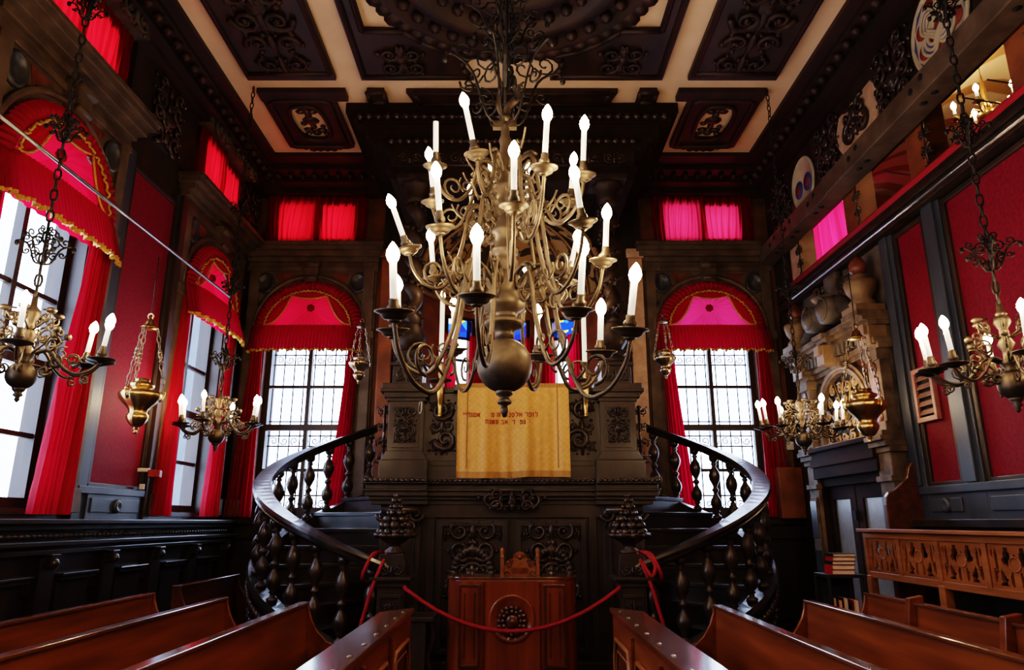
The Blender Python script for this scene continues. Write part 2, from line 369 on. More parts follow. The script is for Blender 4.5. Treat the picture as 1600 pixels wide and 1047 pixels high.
# ---------------------------------------------------------- ceiling coffers
def coffer(poly,inner=None,d=.07,seed=0,rel=None,name='trim',scal=None):
    mb=MB(); mb.slab(poly,HC-d,HC); t=struct(mb,trim(name),M['ceilwood'])
    c=V((sum(p[0] for p in poly)/len(poly),sum(p[1] for p in poly)/len(poly),0))
    mb=MB(); pts=[]
    n=len(poly)
    for i in range(n):
        a=V((*poly[i],0)); b=V((*poly[(i+1)%n],0))
        a2=a.lerp(c,.07); b2=b.lerp(c,.07)
        mb.tube([V((a2.x,a2.y,HC-d)),V((b2.x,b2.y,HC-d))],.035,6)
    struct(mb,'molding',M['ceilwood'],t)
    if rel:
        mb=MB()
        for (x,y,w,h,n2) in rel:
            relief(mb,w,h,T(x,y-h/2,HC-d)@RX(-PI/2)@Matrix.Scale(1,4),seed,.06,n2,True)
            struct(mb,'carving',M['ceilwood'],t); mb=MB()
    if scal:
        mb=MB()
        for (p,q,r,st) in scal: eggrow(mb,(*p,HC-d*.5),(*q,HC-d*.5),r,st,None,r)
        struct(mb,'scalloped_edge',M['ceilwood'],t)
    return t
# RX(-90): x->x, y->-z , z->y : carving stands downwards
for sx in (-1,1):
    P=lambda l:[(sx*x,y) for x,y in l]
    coffer(P([(-3.27,7.62),(-2.18,7.62),(-2.18,3.6),(-3.27,3.6)]),seed=31,rel=[(sx*-2.72,6.5,.7,1.9,5),(sx*-2.72,4.6,.7,1.7,5)],scal=[((sx*-3.25,7.62),(sx*-2.18,7.62),.035,.085)])
    coffer(P([(-1.88,3.0),(-1.72,3.0),(-1.71,6.73),(-1.22,6.74),(-1.03,6.93),(-.77,7.11),(-.47,7.21),(-.55,7.3),(-.56,7.45),(-.47,7.62),(-1.86,7.62)]),seed=37,rel=[(sx*-1.3,7.2,.55,.5,2)])
    coffer(P([(-1.85,7.87),(-1.63,7.87),(-1.63,8.1),(-1.85,8.1)]),seed=3)
    # oval coffer
    mb=MB(); poly=P([(-3.25,7.87),(-2.13,7.87),(-2.13,8.08),(-2.31,8.1),(-2.31,9.26),(-3.25,9.26)]); 
    cx,cy,rx,ry=sx*-2.77,8.62,.235,.42
    # ring between outline and the oval
    N=48; vs=[];fs=[]
    def oval(a):
        x=math.cos(a);y=math.sin(a); e=.55
        return (cx+rx*math.copysign(abs(x)**e,x),cy+ry*math.copysign(abs(y)**.8,y))
    def outl(a):
        x=math.cos(a);y=math.sin(a); hx=.47;hy=.66
        k=min(hx/max(abs(x),1e-6),hy/max(abs(y),1e-6)); return (cx+x*k,cy+y*k)
    for i in range(N):
        a=2*PI*i/N
        for p,z in ((outl(a),HC),(outl(a),HC-.07),(oval(a),HC-.05),(oval(a),HC)): vs.append((*p,z))
    for i in range(N):
        j=(i+1)%N
        for k in range(3): fs.append((i*4+k,j*4+k,j*4+k+1,i*4+k+1))
    mb.add(vs,fs); mb.box(min(sx*-3.25,sx*-2.13),max(sx*-3.25,sx*-2.13),7.87,8.07,HC-.07,HC)
    t=struct(mb,trim(),M['ceilwood'])
    mb=MB()
    mb.tube([(*oval(2*PI*i/N),HC-.06) for i in range(N)],.03,6,None,True)
    mb.tube([(cx+(p[0]-cx)*.82,cy+(p[1]-cy)*.86,HC-.075) for p in [outl(2*PI*i/N) for i in range(N)]],.03,6,None,True)
    struct(mb,'molding',M['ceilwood'],t)
    mb=MB(); eggrow(mb,(cx-.3,9.28,HC-.05),(cx+.3,9.28,HC-.05),.04,.09); eggrow(mb,(cx-.2,9.33,HC-.05),(cx+.2,9.33,HC-.05),.04,.09); eggrow(mb,(cx-.17,8.24,HC-.05),(cx+.17,8.24,HC-.05),.035,.07)
    struct(mb,'scalloped_edge',M['ceilwood'],t)
    mb=MB()                                  # vase of flowers motif
    for (dx,dy,r1,r2) in ((0,.0,.12,.10),(0,-.12,.05,.07),(-.07,-.2,.07,.05),(.07,-.2,.07,.05),(0,-.27,.06,.06),(0,.13,.045,.08),(-.08,.2,.07,.045),(.08,.22,.08,.05),(0,.28,.07,.06),(.11,.14,.04,.05),(-.1,.06,.05,.04),(.12,.3,.05,.03),(-.1,.29,.05,.03)):
        mb.blob((cx+dx*1.15,cy+dy*1.1,HC-.01),r1*1.0,r2*1.0,.03,None,9,4)
    struct(mb,'carving',M['carve'],t)
coffer([(-1.35,7.88),(1.35,7.88),(1.27,8.14),(-1.27,8.14)],seed=4,scal=[((-1.3,8.14),(1.3,8.14),.05,.11)])
# round medallion
mb=MB(); RX_=RX(PI)
mb.lathe([(1.62,0),(1.6,.06),(1.45,.10),(1.4,.05),(1.22,.06),(1.2,.15),(1.05,.17),(1.02,.08),(.8,.08),(.78,.16),(.6,.18),(.55,.1),(.01,.1)],64,T(0,5.6,HC)@RX_)
t=struct(mb,trim(),M['ceilwood'])
mb=MB(); 
for k in range(60):
    a=2*PI*k/60; mb.blob((1.58*math.cos(a),5.6+1.58*math.sin(a),HC-.05),.105+.03*(k%3==0),.105+.03*(k%3==0),.05,None,8,3)
for k in range(36):
    a=2*PI*k/36; mb.blob((1.32*math.cos(a),5.6+1.32*math.sin(a),HC-.1),.08,.08,.07,None,6,3)
for k in range(28):
    a=2*PI*k/28; mb.blob((.92*math.cos(a),5.6+.92*math.sin(a),HC-.12),.07,.07,.07,None,6,3)
struct(mb,'carving',M['ceilwood'],t)
# ---------------------------------------------------------- windows
def archpts(r,zs,n=24,x0=0): return [(x0+r*math.cos(PI*i/n),zs+r*math.sin(PI*i/n)) for i in range(n+1)]
WN=[0]
def window(Mx,where,grille,full=True):
    WN[0]+=1
    w=empty('window_%d'%WN[0]); w['kind']='structure'; w.matrix_world=Mx
    mb=MB()                                    # sash and glazing bars (set back in the wall)
    y0,y1=-.22,-.14
    for x0,x1 in ((-.68,-.60),(.60,.68)): mb.box(x0,x1,y0,y1,1.7,4.5)
    mb.box(-.6,.6,y0,y1,1.7,1.8); mb.box(-.6,.6,y0,y1,2.93,3.02); mb.box(-.6,.6,y0,y1,4.4,4.5)
    mb.box(-.028,.028,y0,y1,1.8,5.1)
    for z in (2.34,3.6): mb.box(-.6,.6,y0+.02,y1-.02,z-.02,z+.02)
    mb.tube([(x,(y0+y1)/2,z) for x,z in archpts(.62,4.45)],.05,6)
    for a in (35,65,115,145): mb.tube([(.1*math.cos(math.radians(a)),-.18,4.5+.1*math.sin(math.radians(a))),(.6*math.cos(math.radians(a)),-.18,4.46+.6*math.sin(math.radians(a)))],.018,5)
    mb.tube([(x,-.18,z) for x,z in archpts(.28,4.48,12)],.018,5)
    mb.box(-.68,.68,-.34,.03,1.66,1.71)
    struct(mb,'window_frame',M['darkbrown'],w)
    mb=MB(); mb.box(-.62,.62,-.19,-.185,1.75,5.12); struct(mb,'pane',M['glass'],w)
    if grille:
        mb=MB(); y=-.42
        for k in range(9): mb.tube([(-.64+k*.16,y,1.65),(-.64+k*.16,y,5.1)],.011,5)
        for z in (1.72,1.98,2.72,2.88,3.1,4.0,4.16,4.4): mb.tube([(-.66,y,z),(.66,y,z)],.012,5)
        for zz in (1.85,2.8,4.08):
            for k in range(8):
                mb.tube([(x,y,z) for x,z in spiral(-.56+k*.16,zz,.062,1.2,k,1 if k%2 else -1,10)],.009,4)
        struct(mb,'window_grille',M['iron'],w)
    # --- stone surround
    mb=MB()
    for sx in (-1,1):
        mb.box(min(sx*.70,sx*1.0),max(sx*.70,sx*1.0),0,.06,1.68,4.45)
        mb.box(min(sx*.82,sx*.97),max(sx*.82,sx*.97),.06,.10,1.9,5.4)
        mb.box(min(sx*.78,sx*1.0),max(sx*.78,sx*1.0),.06,.12,1.68,1.9)
        mb.box(min(sx*.78,sx*1.0),max(sx*.78,sx*1.0),.06,.12,4.3,4.42)
    A=archpts(.70,4.45)
    for i in range(24):
        (xa,za),(xb,zb)=A[i],A[i+1]
        def top(x,z):
            a=math.atan2(z-4.45,x); k=min(1.0/max(abs(math.cos(a)),1e-6),1.1/max(abs(math.sin(a)),1e-6)); return (k*math.cos(a),4.45+k*math.sin(a))
        q=[(xa,za),top(xa,za),top(xb,zb),(xb,zb)]
        mb.prism(q,0,.06)
    mb.tube([(x,.08,z) for x,z in archpts(.86,4.45)],.035,6)
    mb.box(-1.02,1.02,0,.09,5.40,5.47)
    for z0,z1,o,hw in ((5.55,5.62,.12,1.03),(5.62,5.70,.2,1.07),(5.70,5.76,.27,1.11),(5.76,5.82,.31,1.13)): mb.box(-hw,hw,0,o,z0,z1)
    mb.box(-1.02,1.02,0,.07,5.47,5.55)
    s=struct(mb,trim(),M['surround'],None,.006); s.matrix_world=Mx
    mb=MB(); mb.prism([(-.09,5.2),(.09,5.2),(.13,5.52),(-.13,5.52)],.06,.2); mb.lathe([(.05,-.12),(.05,.12)],10,T(0,.2,5.46)@RY(PI/2)); mb.lathe([(.035,-.1),(.035,.1)],10,T(0,.2,5.25)@RY(PI/2))
    struct(mb,'keystone',M['surround'],s)
    for sx in (-1,1):
        mb=MB(); mb.lathe([(.15,0),(.15,.03),(.12,.045),(.115,.02),(.01,.02)],20,T(sx*.72,.06,5.2)@RX(-PI/2)@Matrix.Diagonal((.9,1.1,1,1))); struct(mb,'medallion',M['stonedark'],s)
        mb=MB(); mb.prism([(sx*.28,5.36),(sx*.56,5.36),(sx*.5,5.2),(sx*.42,5.24)],.06,.068); mb.prism([(sx*.96,5.02),(sx*.84,5.0),(sx*.9,4.8),(sx*.96,4.7)],.06,.068); struct(mb,'inlay',M['redmarble'],s)
    # --- valance
    if not full: return w
    va=thing('window_valance',('rose pink' if 'right' in where else 'bright red')+' silk fan valance with gold trim over '+where,'valance'); va.matrix_world=Mx
    mb=MB()                                    # fan of silk behind
    OL=[(.72*math.cos(PI*i/90),4.42+.70*math.sin(PI*i/90)) for i in range(91)]+[(-.72,4.30),(-.72,4.18)]+[(lerp(-.72,.72,i/60),4.18) for i in range(1,60)]+[(.72,4.18),(.72,4.30),(.72,4.42)]
    def fan(s_,t):
        k=s_*(len(OL)-1); i=min(int(k),len(OL)-2); x,z=lerp(OL[i][0],OL[i+1][0],k-i),lerp(OL[i][1],OL[i+1][1],k-i)
        return (x*t,.045+.012*math.sin(2*PI*24*s_)*t**.6,lerp(4.80,z,t))
    mb.sheet(fan,len(OL)-1,6)
    mb.build('hood',M['hoodpink' if 'right' in where else 'hood'],va)
    mb=MB()
    def ring(s_,t):
        a=PI*s_; r=lerp(.64,.84,t); return (r*math.cos(a),.12+.07*math.sin(PI*t)+.018*math.cos(a*70)*(.4+.6*t),4.42+r*math.sin(a)*.94)
    mb.sheet(ring,280,5); mb.build('gathered_arch',M['ruffle'],va)
    for sx in (-1,0,1):
        mb=MB()
        if sx==0:
            def sw(s_,t): x=lerp(-.30,.30,s_); return (x,.15+.03*math.sin(PI*t)+.008*math.cos(t*22),lerp(5.02-.12*(x/.3)**2+.06,4.92+.06*(x/.3)**2,t))
            edge=[sw(i/12,1) for i in range(13)]
        else:
            def sw(s_,t):
                a=lerp(.06,.36,s_)*PI; ro=.66; p=V((ro*math.cos(a),0,4.42+ro*.94*math.sin(a)))
                q=V((lerp(.66,.27,s_**.75),0,lerp(4.50,4.97,s_**1.7)))
                w=p.lerp(q,t); return (sx*w.x,.15+.03*math.sin(PI*t)+.008*math.cos(t*18),w.z)
            edge=[sw(i/12,1) for i in range(13)]
        mb.sheet(sw,14,8); g=mb.build('swag',M['ruffle'],va)
        mb=MB(); mb.tube([V(p)+V((0,.02,0)) for p in edge],.012,5); mb.build('gold_trim',M['gold'],g)
    mb=MB()
    mb.tube([((.66+.012*math.sin(k*1.9))*math.cos(PI*k/110),.18+.012*math.sin(k*1.3),4.42+(.66+.012*math.sin(k*1.9))*.94*math.sin(PI*k/110)) for k in range(111)],.013,5)
    mb.build('gold_cord',M['gold'],va)
    mb=MB()
    def ruf(s_,t): x=lerp(-.86,.86,s_); return (x*(1+.02*t),.12+.10*t+.020*math.sin(s_*2*PI*34)*(.3+t)+.12*(1-abs(2*s_-1)**4),lerp(4.48,4.09+.012*math.sin(s_*2*PI*11),t))
    mb.sheet(ruf,300,6); r=mb.build('ruffle',M['ruffle'],va)
    mb=MB()
    def fr(s_,t): p=V(ruf(s_,1)); return (p.x,p.y,p.z-.035*t-.012*math.sin(s_*2*PI*26)*t)
    mb.sheet(fr,300,1); mb.build('fringe',M['gold'],r)
    mb=MB(); mb.lathe([(.06,0),(.055,.03),(.035,.05),(.01,.055)],14,T(0,.05,4.80)@RX(-PI/2),7,.1); mb.build('rosette',M['ruffle'],va)
    return w
def drape(Mx,top,bot,label,folds=7,y=.12,zt=4.3,zb=1.66,mat_='curtain',group=None,amp=.035,name='curtain'):
    mb=MB()
    def fn(s,t):
        e=t**1.15; x0=lerp(top[0],bot[0],e); x1=lerp(top[1],bot[1],e)
        ph=2*PI*folds*(s+.06*math.sin(5*s+2*t)); return (lerp(x0,x1,s),y+amp*(.6+.6*t)*math.sin(ph)+.012*math.sin(ph*2.3+t*3),lerp(zt,zb,t))
    mb.sheet(fn,folds*12,14); o=tag(mb.build(name,M[mat_]),label,'curtain',group); o.matrix_world=Mx
    return o
wins=[(T(-WX,LW[0],0)@RZ(-PI/2),'the near left-wall window',False),(T(-WX,LW[1],0)@RZ(-PI/2),'the far left-wall window',False),
      (T(BWX[0],BY,0)@RZ(PI),'the left end-wall window',True),(T(BWX[1],BY,0)@RZ(PI),'the right end-wall window',True)]
window(T(-WX,LW[2],0)@RZ(-PI/2),'',False,False)
for i,(Mx,where,gr) in enumerate(wins):
    window(Mx,where,gr)
    hi=['on the camera-side edge of ','on the far edge of ','on the corner side of ','on the pulpit side of ']
    # local +x : left wall -> towards camera (-Y); end wall -> world -X (left)
    if i<2: a,b='hanging at the near side of ','hanging at the far side of '
    elif i==2: a,b='hanging on the corner side of ','hanging on the pulpit side of '
    else: a,b='hanging on the pulpit side of ','hanging on the corner side of '
    if i==3: tp,bp,tn,bn=(.64,.80),(.40,.70),(-.80,-.66),(-1.0,-.60)
    else: tp,bp,tn,bn=(.66,.82),(.60,1.0),(-.80,-.64),(-.72,-.42)
    if i==0: tn,bn=(-.86,-.56),(-.80,-.30)
    if i==1: tn,bn=(-.82,-.60),(-.78,-.36)
    drape(Mx,tp,bp,'long crimson curtain '+a+where,6,name='window_curtain')
    drape(Mx,tn,bn,'long crimson curtain '+b+where,6,name='window_curtain')
    for sx in (1,-1):
        side=(a if sx>0 else b).replace(' of ',' ').replace('hanging at','at').replace('hanging on','on')
        x0,x1=(-.02,.80) if sx>0 else (-.80,.02)
        drape(Mx,(x0,x1),(x0,x1),('short pink-lit' if i==3 else 'short scarlet')+' attic curtain half '+side.replace('hanging ','')+'and above '+where,8,.055+.018*sx,6.74,5.83,'atticpink' if i==3 else 'attic',None,.02,'attic_curtain')
# carved pale pelmets above left attic windows
for c,lab in ((LW[0],'near'),(LW[1],'far')):
    mb=MB(); relief(mb,1.3,.2,T(-WX+.2,c,6.62)@RZ(-PI/2),51,.05,2,False); relief(mb,.5,.25,T(-WX+.2,c-.5,6.6)@RZ(-PI/2),52,.05,1,False);relief(mb,.5,.25,T(-WX+.2,c+.5,6.6)@RZ(-PI/2),53,.05,1,False)
    mb.box(-WX,-WX+.2,c-.85,c+.85,6.68,6.78)
    tag(mb.build('curtain_pelmet',M['stonegrey']),'pale carved scroll pelmet over the %s scarlet attic curtains of the left wall'%lab,'pelmet')
# neighbouring building outside the far left window
mb=MB(); mb.box(-8.6,-8.2,12.5,24,-3,14); 
f=struct(mb,'exterior_facade',M['facade'])
# ---------------------------------------------------------- wall panels
def panel(X,y0,y1,z0,z1,s):
    """crimson damask panel with blue-grey stiles on a side wall; s=+1 faces +x"""
    mb=MB(); a,b=sorted((X,X+s*.02)); mb.box(a,b,y0,y1,z0,z1); t=struct(mb,trim('trim'),M['damask'])
    mb=MB(); a,b=sorted((X,X+s*.05))
    for q0,q1 in ((y0-.02,y0+.03),(y1-.03,y1+.02)): mb.box(a,b,q0,q1,z0,z1)
    mb.box(a,b,y0,y1,z0-.03,z0+.02); mb.box(a,b,y0,y1,z1-.02,z1+.03)
    struct(mb,'molding',M['darkbrown'],t,.008)
panel(-WX,6.95,7.95,1.95,5.35,1)
mb=MB(); mb.box(-WX,-WX+.05,6.75,6.94,1.62,5.5); mb.box(-WX,-WX+.05,7.96,8.1,1.62,5.5); mb.box(-WX,-WX+.07,6.94,7.96,1.62,1.92); mb.box(-WX,-WX+.09,6.75,8.1,1.86,1.93); mb.box(-WX,-WX+.08,7.0,7.38,1.69,1.82); mb.box(-WX,-WX+.08,7.52,7.9,1.69,1.82)
mb.lathe([(.07,0),(.07,.03),(.045,.045),(.01,.03)],16,T(-WX+.07,7.45,1.75)@RY(PI/2))
struct(mb,trim(),M['blue'],None,.006)
mb=MB(); mb.box(-WX,-WX+.1,7.98,8.12,1.62,5.5); struct(mb,trim(),M['darkbrown'],None,.006)
for y0,y1 in ((6.53,7.05),(3.3,6.18),(-2.0,2.95)): panel(WX,y0,y1,1.95,4.55,-1)
mb=MB()
for y0,y1 in ((7.08,7.34),(6.21,6.5),(2.98,3.27)):
    mb.box(WX-.065,WX,y0,y1,1.62,4.6); mb.box(WX-.095,WX,y0+.06,y1-.06,1.94,4.6)
mb.box(WX-.06,WX,-2,7.3,1.62,1.9); mb.box(WX-.09,WX,-2,7.3,1.86,1.93)
for y0,y1 in ((6.55,6.72),(6.86,7.03),(5.0,6.15),(3.4,4.8)): mb.box(WX-.08,WX,y0,y1,1.69,1.81)
mb.lathe([(.07,0),(.07,.03),(.045,.045),(.01,.03)],16,T(WX-.06,6.79,1.75)@RY(-PI/2))
struct(mb,trim(),M['blue'],None,.006)
# right dado and left stalls
mb=MB(); mb.box(WX-.12,WX,-2,7.25,0,1.55); mb.box(WX-.2,WX,-2,7.25,1.55,1.62); t=struct(mb,'baseboard_right',M['dark'],None,.006)
mb=MB(); eggrow(mb,(WX-.17,0,1.50),(WX-.17,7.25,1.50),.035,.08); struct(mb,'carving',M['dark'],t)
mb=MB(); mb.box(-WX,-WX+.26,-2,BY,1.58,1.62); mb.box(-WX,-WX+.2,-2,BY,1.53,1.58); mb.box(-WX,-WX+.14,-2,BY,1.0,1.53)
mb.box(-WX,-WX+.25,-2,BY,1.40,1.435); mb.box(-WX,-WX+.21,-2,BY,1.33,1.365); mb.box(-WX,-WX+.1,-2,BY,0,1.0); mb.box(-WX,-WX+.5,-2,BY,.4,.45)
t=struct(mb,'baseboard_left',M['dark'],None,.005)
mb=MB(); eggrow(mb,(-WX+.17,1,1.48),(-WX+.17,BY-.2,1.48),.03,.075); struct(mb,'carving',M['dark'],t)
mb=MB()
for k in range(11):
    y=.6+k*.95
    mb.box(-WX+.1,-WX+.2,y-.1,y+.1,.45,1.3); mb.box(-WX+.1,-WX+.26,y-.06,y+.06,1.22,1.33); mb.blob((-WX+.25,y,1.25),.04,.05,.05)
    mb.box(-WX+.1,-WX+.22,y+.2,y+.75,1.14,1.16); mb.box(-WX+.1,-WX+.20,y+.22,y+.73,1.10,1.135); mb.box(-WX+.1,-WX+.155,y+.24,y+.71,.5,1.1)
struct(mb,'panel',M['dark'],t,.006)
mb=MB(); 
for x0,x1 in ((-WX,-1.6),(1.6,WX)):
    mb.box(x0,x1,BY-.1,BY,0,1.56); mb.box(x0,x1,BY-.16,BY,1.56,1.64); mb.box(x0,x1,BY-.14,BY,1.36,1.42); mb.box(x0,x1,BY-.14,BY,0,.2)
    for k in range(4):
        a=lerp(x0,x1,(k+.1)/4); b=lerp(x0,x1,(k+.9)/4); mb.box(a,b,BY-.13,BY,.3,1.3)
struct(mb,'baseboard_back',M['dark'],None,.006)
# ---------------------------------------------------------- beam, rail, posts of the gallery
mb=MB()
for y0,y1,dx in ((1.5,7.95,0),(7.95,BY,.02)):
    mb.box(3.86+dx,WX-.02,y0,y1,5.50,5.74)
b=struct(mb,trim(),M['surround'],None,.01)
mb=MB()
for y in (5.9,7.2,8.4,9.2,9.8,4.6):
    for dy in (-.09,.09): mb.lathe([(.035,0),(.035,.004)],12,T(3.858 if y<7.95 else 3.878,y+dy,5.66-.04*(dy>0))@RY(-PI/2)); mb.lathe([(.035,0),(.035,.004)],12,T(3.97,y+dy,5.499)@RX(PI))
struct(mb,'bolt_hole_disc',M['black'],b)  # flat black discs on the beam paint the darkness inside the holes
mb=MB(); mb.box(WX-.16,WX+.02,1.5,10.05,4.6,4.72); mb.box(WX-.2,WX+.02,1.5,10.05,4.72,4.745); mb.box(WX-.12,WX+.02,1.5,10.05,4.745,4.86); mb.box(WX-.2,WX-.17,1.5,7.7,4.70,4.74)
rl=struct(mb,trim(),M['column'],None,.006)
mb=MB(); mb.tube([(WX-.09,1.5,4.895),(WX-.09,10.05,4.895)],.05,8); struct(mb,'padded_rail',M['railred'],rl)
mb=MB(); mb.tube([(WX-.17,1.5,4.735),(WX-.17,10.05,4.735)],.012,6); struct(mb,'molding',M['stonegrey'],rl)
for (y,m_,w) in ((6.55,'ochre',.3),(8.0,'ochre',.3),(9.75,'pink',.3),(5.0,'ochre',.3)):
    mb=MB(); mb.box(WX+.02,WX+.28,y-w/2,y+w/2,4.6,5.78); mb.box(WX,WX+.3,y-w/2-.02,y+w/2+.02,4.6,4.95); p=struct(mb,trim(),M[m_],None,.01)
    mb=MB(); relief(mb,.2,.8,T(WX+.02,y-w/2-.05,4.9)@RZ(PI/2),int(y*10),.03,4,False); struct(mb,'carving',M['carve'],p)
mb=MB()
for y in (5.5,5.85,7.3): mb.tube([(WX+.1,y,5.42+.05*(y>5.6)),(GX,y+.6,5.35)],.008,5)
struct(mb,trim(),M['iron'])
# painted roundels on the upper right wall
def roundel(y,z,ry,rz,kind):
    t=empty(trim()); t['kind']='structure'; X=WX-.055
    t.location=(X,y,z); t.rotation_euler=(0,0,PI/2)
    Sc=Matrix.Diagonal((ry,1,rz,1))
    mb=MB(); mb.lathe([(1.08,0),(1.08,.02),(1.0,.035),(.99,.012),(.01,.012)],40,Sc@RX(-PI/2)); mb.build('panel',M['motifcream'],t)
    if kind==0:
        mb=MB()
        for sx in (-1,1): mb.lathe([(.36,0),(.36,.006),(.01,.006)],20,T(sx*.42*ry,.013,-.1*rz)@Matrix.Diagonal((ry,1,rz,1))@RX(-PI/2))
        mb.build('painted_disc',M['motifblue'],t)
        mb=MB()
        for sx in (-1,1): mb.lathe([(.2,0),(.2,.008),(.01,.008)],16,T(sx*.42*ry,.016,-.1*rz)@Matrix.Diagonal((ry,1,rz,1))@RX(-PI/2))
        mb.build('painted_disc',M['motifred'],t)
    else:
        mb=MB()
        for a in range(0,360,45): mb.prism([(ry*.75*math.cos(math.radians(a+q))*s,rz*.75*math.sin(math.radians(a+q))*s) for q,s in ((-20,1.25),(0,1.3),(20,1.25))],.012,.015)
        mb.build('painted_wedge',M['motifblue'],t)
        mb=MB()
        for a in range(22,382,45): mb.lathe([(.2,0),(.2,.008),(.01,.008)],16,T(.66*ry*math.cos(math.radians(a)),.012,.66*rz*math.sin(math.radians(a)))@Matrix.Diagonal((ry,1,rz,1))@RX(-PI/2))
        mb.lathe([(.55,0),(.55,.006),(.01,.006)],24,T(0,.013,0)@Matrix.Diagonal((ry,1,rz,1))@RX(-PI/2)); mb.build('painted_disc',M['motifred'],t)
        # interlaced endless-knot band
        def knot(off): return [((.40+off)*ry*(math.cos(q)*.78+.0)*(1+.35*math.cos(2*q+PI)),.03+.006*math.sin(4*q),(.52+off)*rz*math.sin(q)*(1-.0*math.cos(q))) for q in [2*PI*i/64 for i in range(64)]]
        mb=MB(); mb2=MB()
        for rot in (PI/4,-PI/4):
            R=RY(rot)
            for off in (-.12,0,.12): mb.tube([R@V(p) for p in knot(off)],.020,6,None,True)
            for off in (-.06,.06): mb2.tube([R@V(p) for p in knot(off)],.010,5,None,True)
        mb.build('knot_emblem',M['motifcream'],t); mb2.build('knot_outline',M['motifblue'],t)
roundel(9.0,6.18,.34,.36,0); roundel(5.75,6.2,.42,.44,1)
t=empty(trim()); t['kind']='structure'; t.location=(WX-.055,7.4,6.2); t.rotation_euler=(0,0,PI/2)
mb=MB(); mb.prism([(-.5,-.1),(-.4,-.26),(.4,-.26),(.5,-.1),(.5,.1),(.4,.26),(-.4,.26),(-.5,.1)],0,.02); mb.build('panel',M['pink'],t)
mb=MB(); relief(mb,.6,.44,T(0,.02,-.22),77,.05,2); mb.build('carving',M['carve'],t)
# gallery end curtain and red hangings
drape(T(0,0,0),(4.62,5.75),(4.62,5.75),'bright pink lit curtain in the end window of the upper gallery',7,10.4,6.6,4.45,'galcurtain',None,.07,'gallery_curtain')
drape(T(0,0,0),(5.95,7.1),(5.95,7.1),'dim red curtain at the back of the upper gallery',9,10.4,6.2,4.4,'attic',None,.03,'gallery_curtain')
# back wall pilasters beside the pulpit canopy
for X,m_,lab in ((-1.93,'ochre',0),(1.93,'pink',1)):
    mb=MB(); mb.box(X-.11,X+.11,BY-.14,BY,0 if lab else 0,5.6); mb.box(X-.14,X+.14,BY-.17,BY,5.6,5.75); struct(mb,trim(),M[m_],None,.02)
# ochre board + dado block right corner
mb=MB(); mb.box(3.80,4.14,BY-.3,BY-.02,1.64,2.35); struct(mb,trim(),M['ochre'],None,.01)
# ============================================================ APSE
def ap(a,z,r=1.5): return V((r*math.sin(a),BY+.1+r*.72*math.cos(a),z))
NA=40; wa=[(math.radians(-36),math.radians(11)),(0,math.radians(11)),(math.radians(36),math.radians(11))]
mb=MB()
for i in range(NA):
    a,b=-PI/2+PI*i/NA,-PI/2+PI*(i+1)/NA; m=(a+b)/2
    spans=[(1.7,3.25),(4.95,5.25)] if any(abs(m-c)<h for c,h in wa) else [(1.7,5.25)]
    for z0,z1 in spans:
        vs=[ap(a,z0),ap(b,z0),ap(b,z1),ap(a,z1),ap(a,z0,1.72),ap(b,z0,1.72),ap(b,z1,1.72),ap(a,z1,1.72)]
        mb.add(vs,[(0,1,2,3),(7,6,5,4),(0,4,5,1),(3,2,6,7),(0,3,7,4),(1,5,6,2)])
mb.slab([(1.5*math.sin(q),BY+.1+1.08*math.cos(q)) for q in [-PI/2+PI*i/20 for i in range(21)]]+[(1.5,BY),(-1.5,BY)],1.9,2.0)
struct(mb,'wall_apse',M['ochre'])
mb=MB()
for rr in (1.5,1.75):
    def dm(s,t):
        a=-PI/2+PI*s; e=t*PI/2; r=rr*math.cos(e); return (r*math.sin(a),BY+.1+r*.72*math.cos(a),5.2+rr*.88*math.sin(e))
    mb.sheet(dm,36,14)
d=struct(mb,'ceiling_apse',M['dome'])
mb=MB()
for k in range(9):
    a=-PI/2+PI*(k+.5)/9
    mb.tube([(1.47*math.cos(e)*math.sin(a),BY+.1+1.47*math.cos(e)*.72*math.cos(a),5.2+1.47*.88*math.sin(e)) for e in [PI/2*j/12 for j in range(13)]],.03,5)
mb.tube([ap(-PI/2+PI*i/30,5.2,1.46) for i in range(31)],.05,6)
struct(mb,'molding',M['crowngold'],d)
for k,(c,h) in enumerate(wa):
    WN[0]+=1; w=empty('window_%d'%WN[0]); w['kind']='structure'
    R=1.54
    def q(a,z,r=R): return ap(c+a,z,r)
    mb=MB()
    for z0,z1 in ((3.25,4.58),): 
        vs=[q(-h,z0),q(h,z0),q(h,z1),q(-h,z1)]; mb.add(vs,[(0,1,2,3)])
    struct(mb,'pane',M['glass'],w)
    mb=MB(); mb.add([q(-h,4.58),q(h,4.58),q(h,4.95),q(-h,4.95)],[(0,1,2,3)]); struct(mb,'stained_pane',M['stained'],w)
    mb=MB()
    for z in (3.27,3.75,4.2,4.58,4.93): mb.tube([q(-h,z,1.52),q(h,z,1.52)],.028,5)
    for a in (-h*.97,h*.97): mb.tube([q(a,3.25,1.52),q(a,4.95,1.52)],.035,5)
    struct(mb,'window_frame',M['darkbrown'],w)
    nm=['left','middle','right'][k]
    for s_,side in ((-1,'left'),(1,'right')):
        mb=MB()
        def fn(s,t,s_=s_):
            a=c+s_*h*lerp(1.45,.48 if k!=1 else .55,s); return ap(a,lerp(4.62,2.2,t),1.40+.02*math.sin(s*2*PI*4+t))
        mb.sheet(fn,40,8); tag(mb.build('apse_curtain',M['curtain']),'crimson curtain on the %s side of the %s window in the apse behind the pulpit'%(side,nm),'curtain')
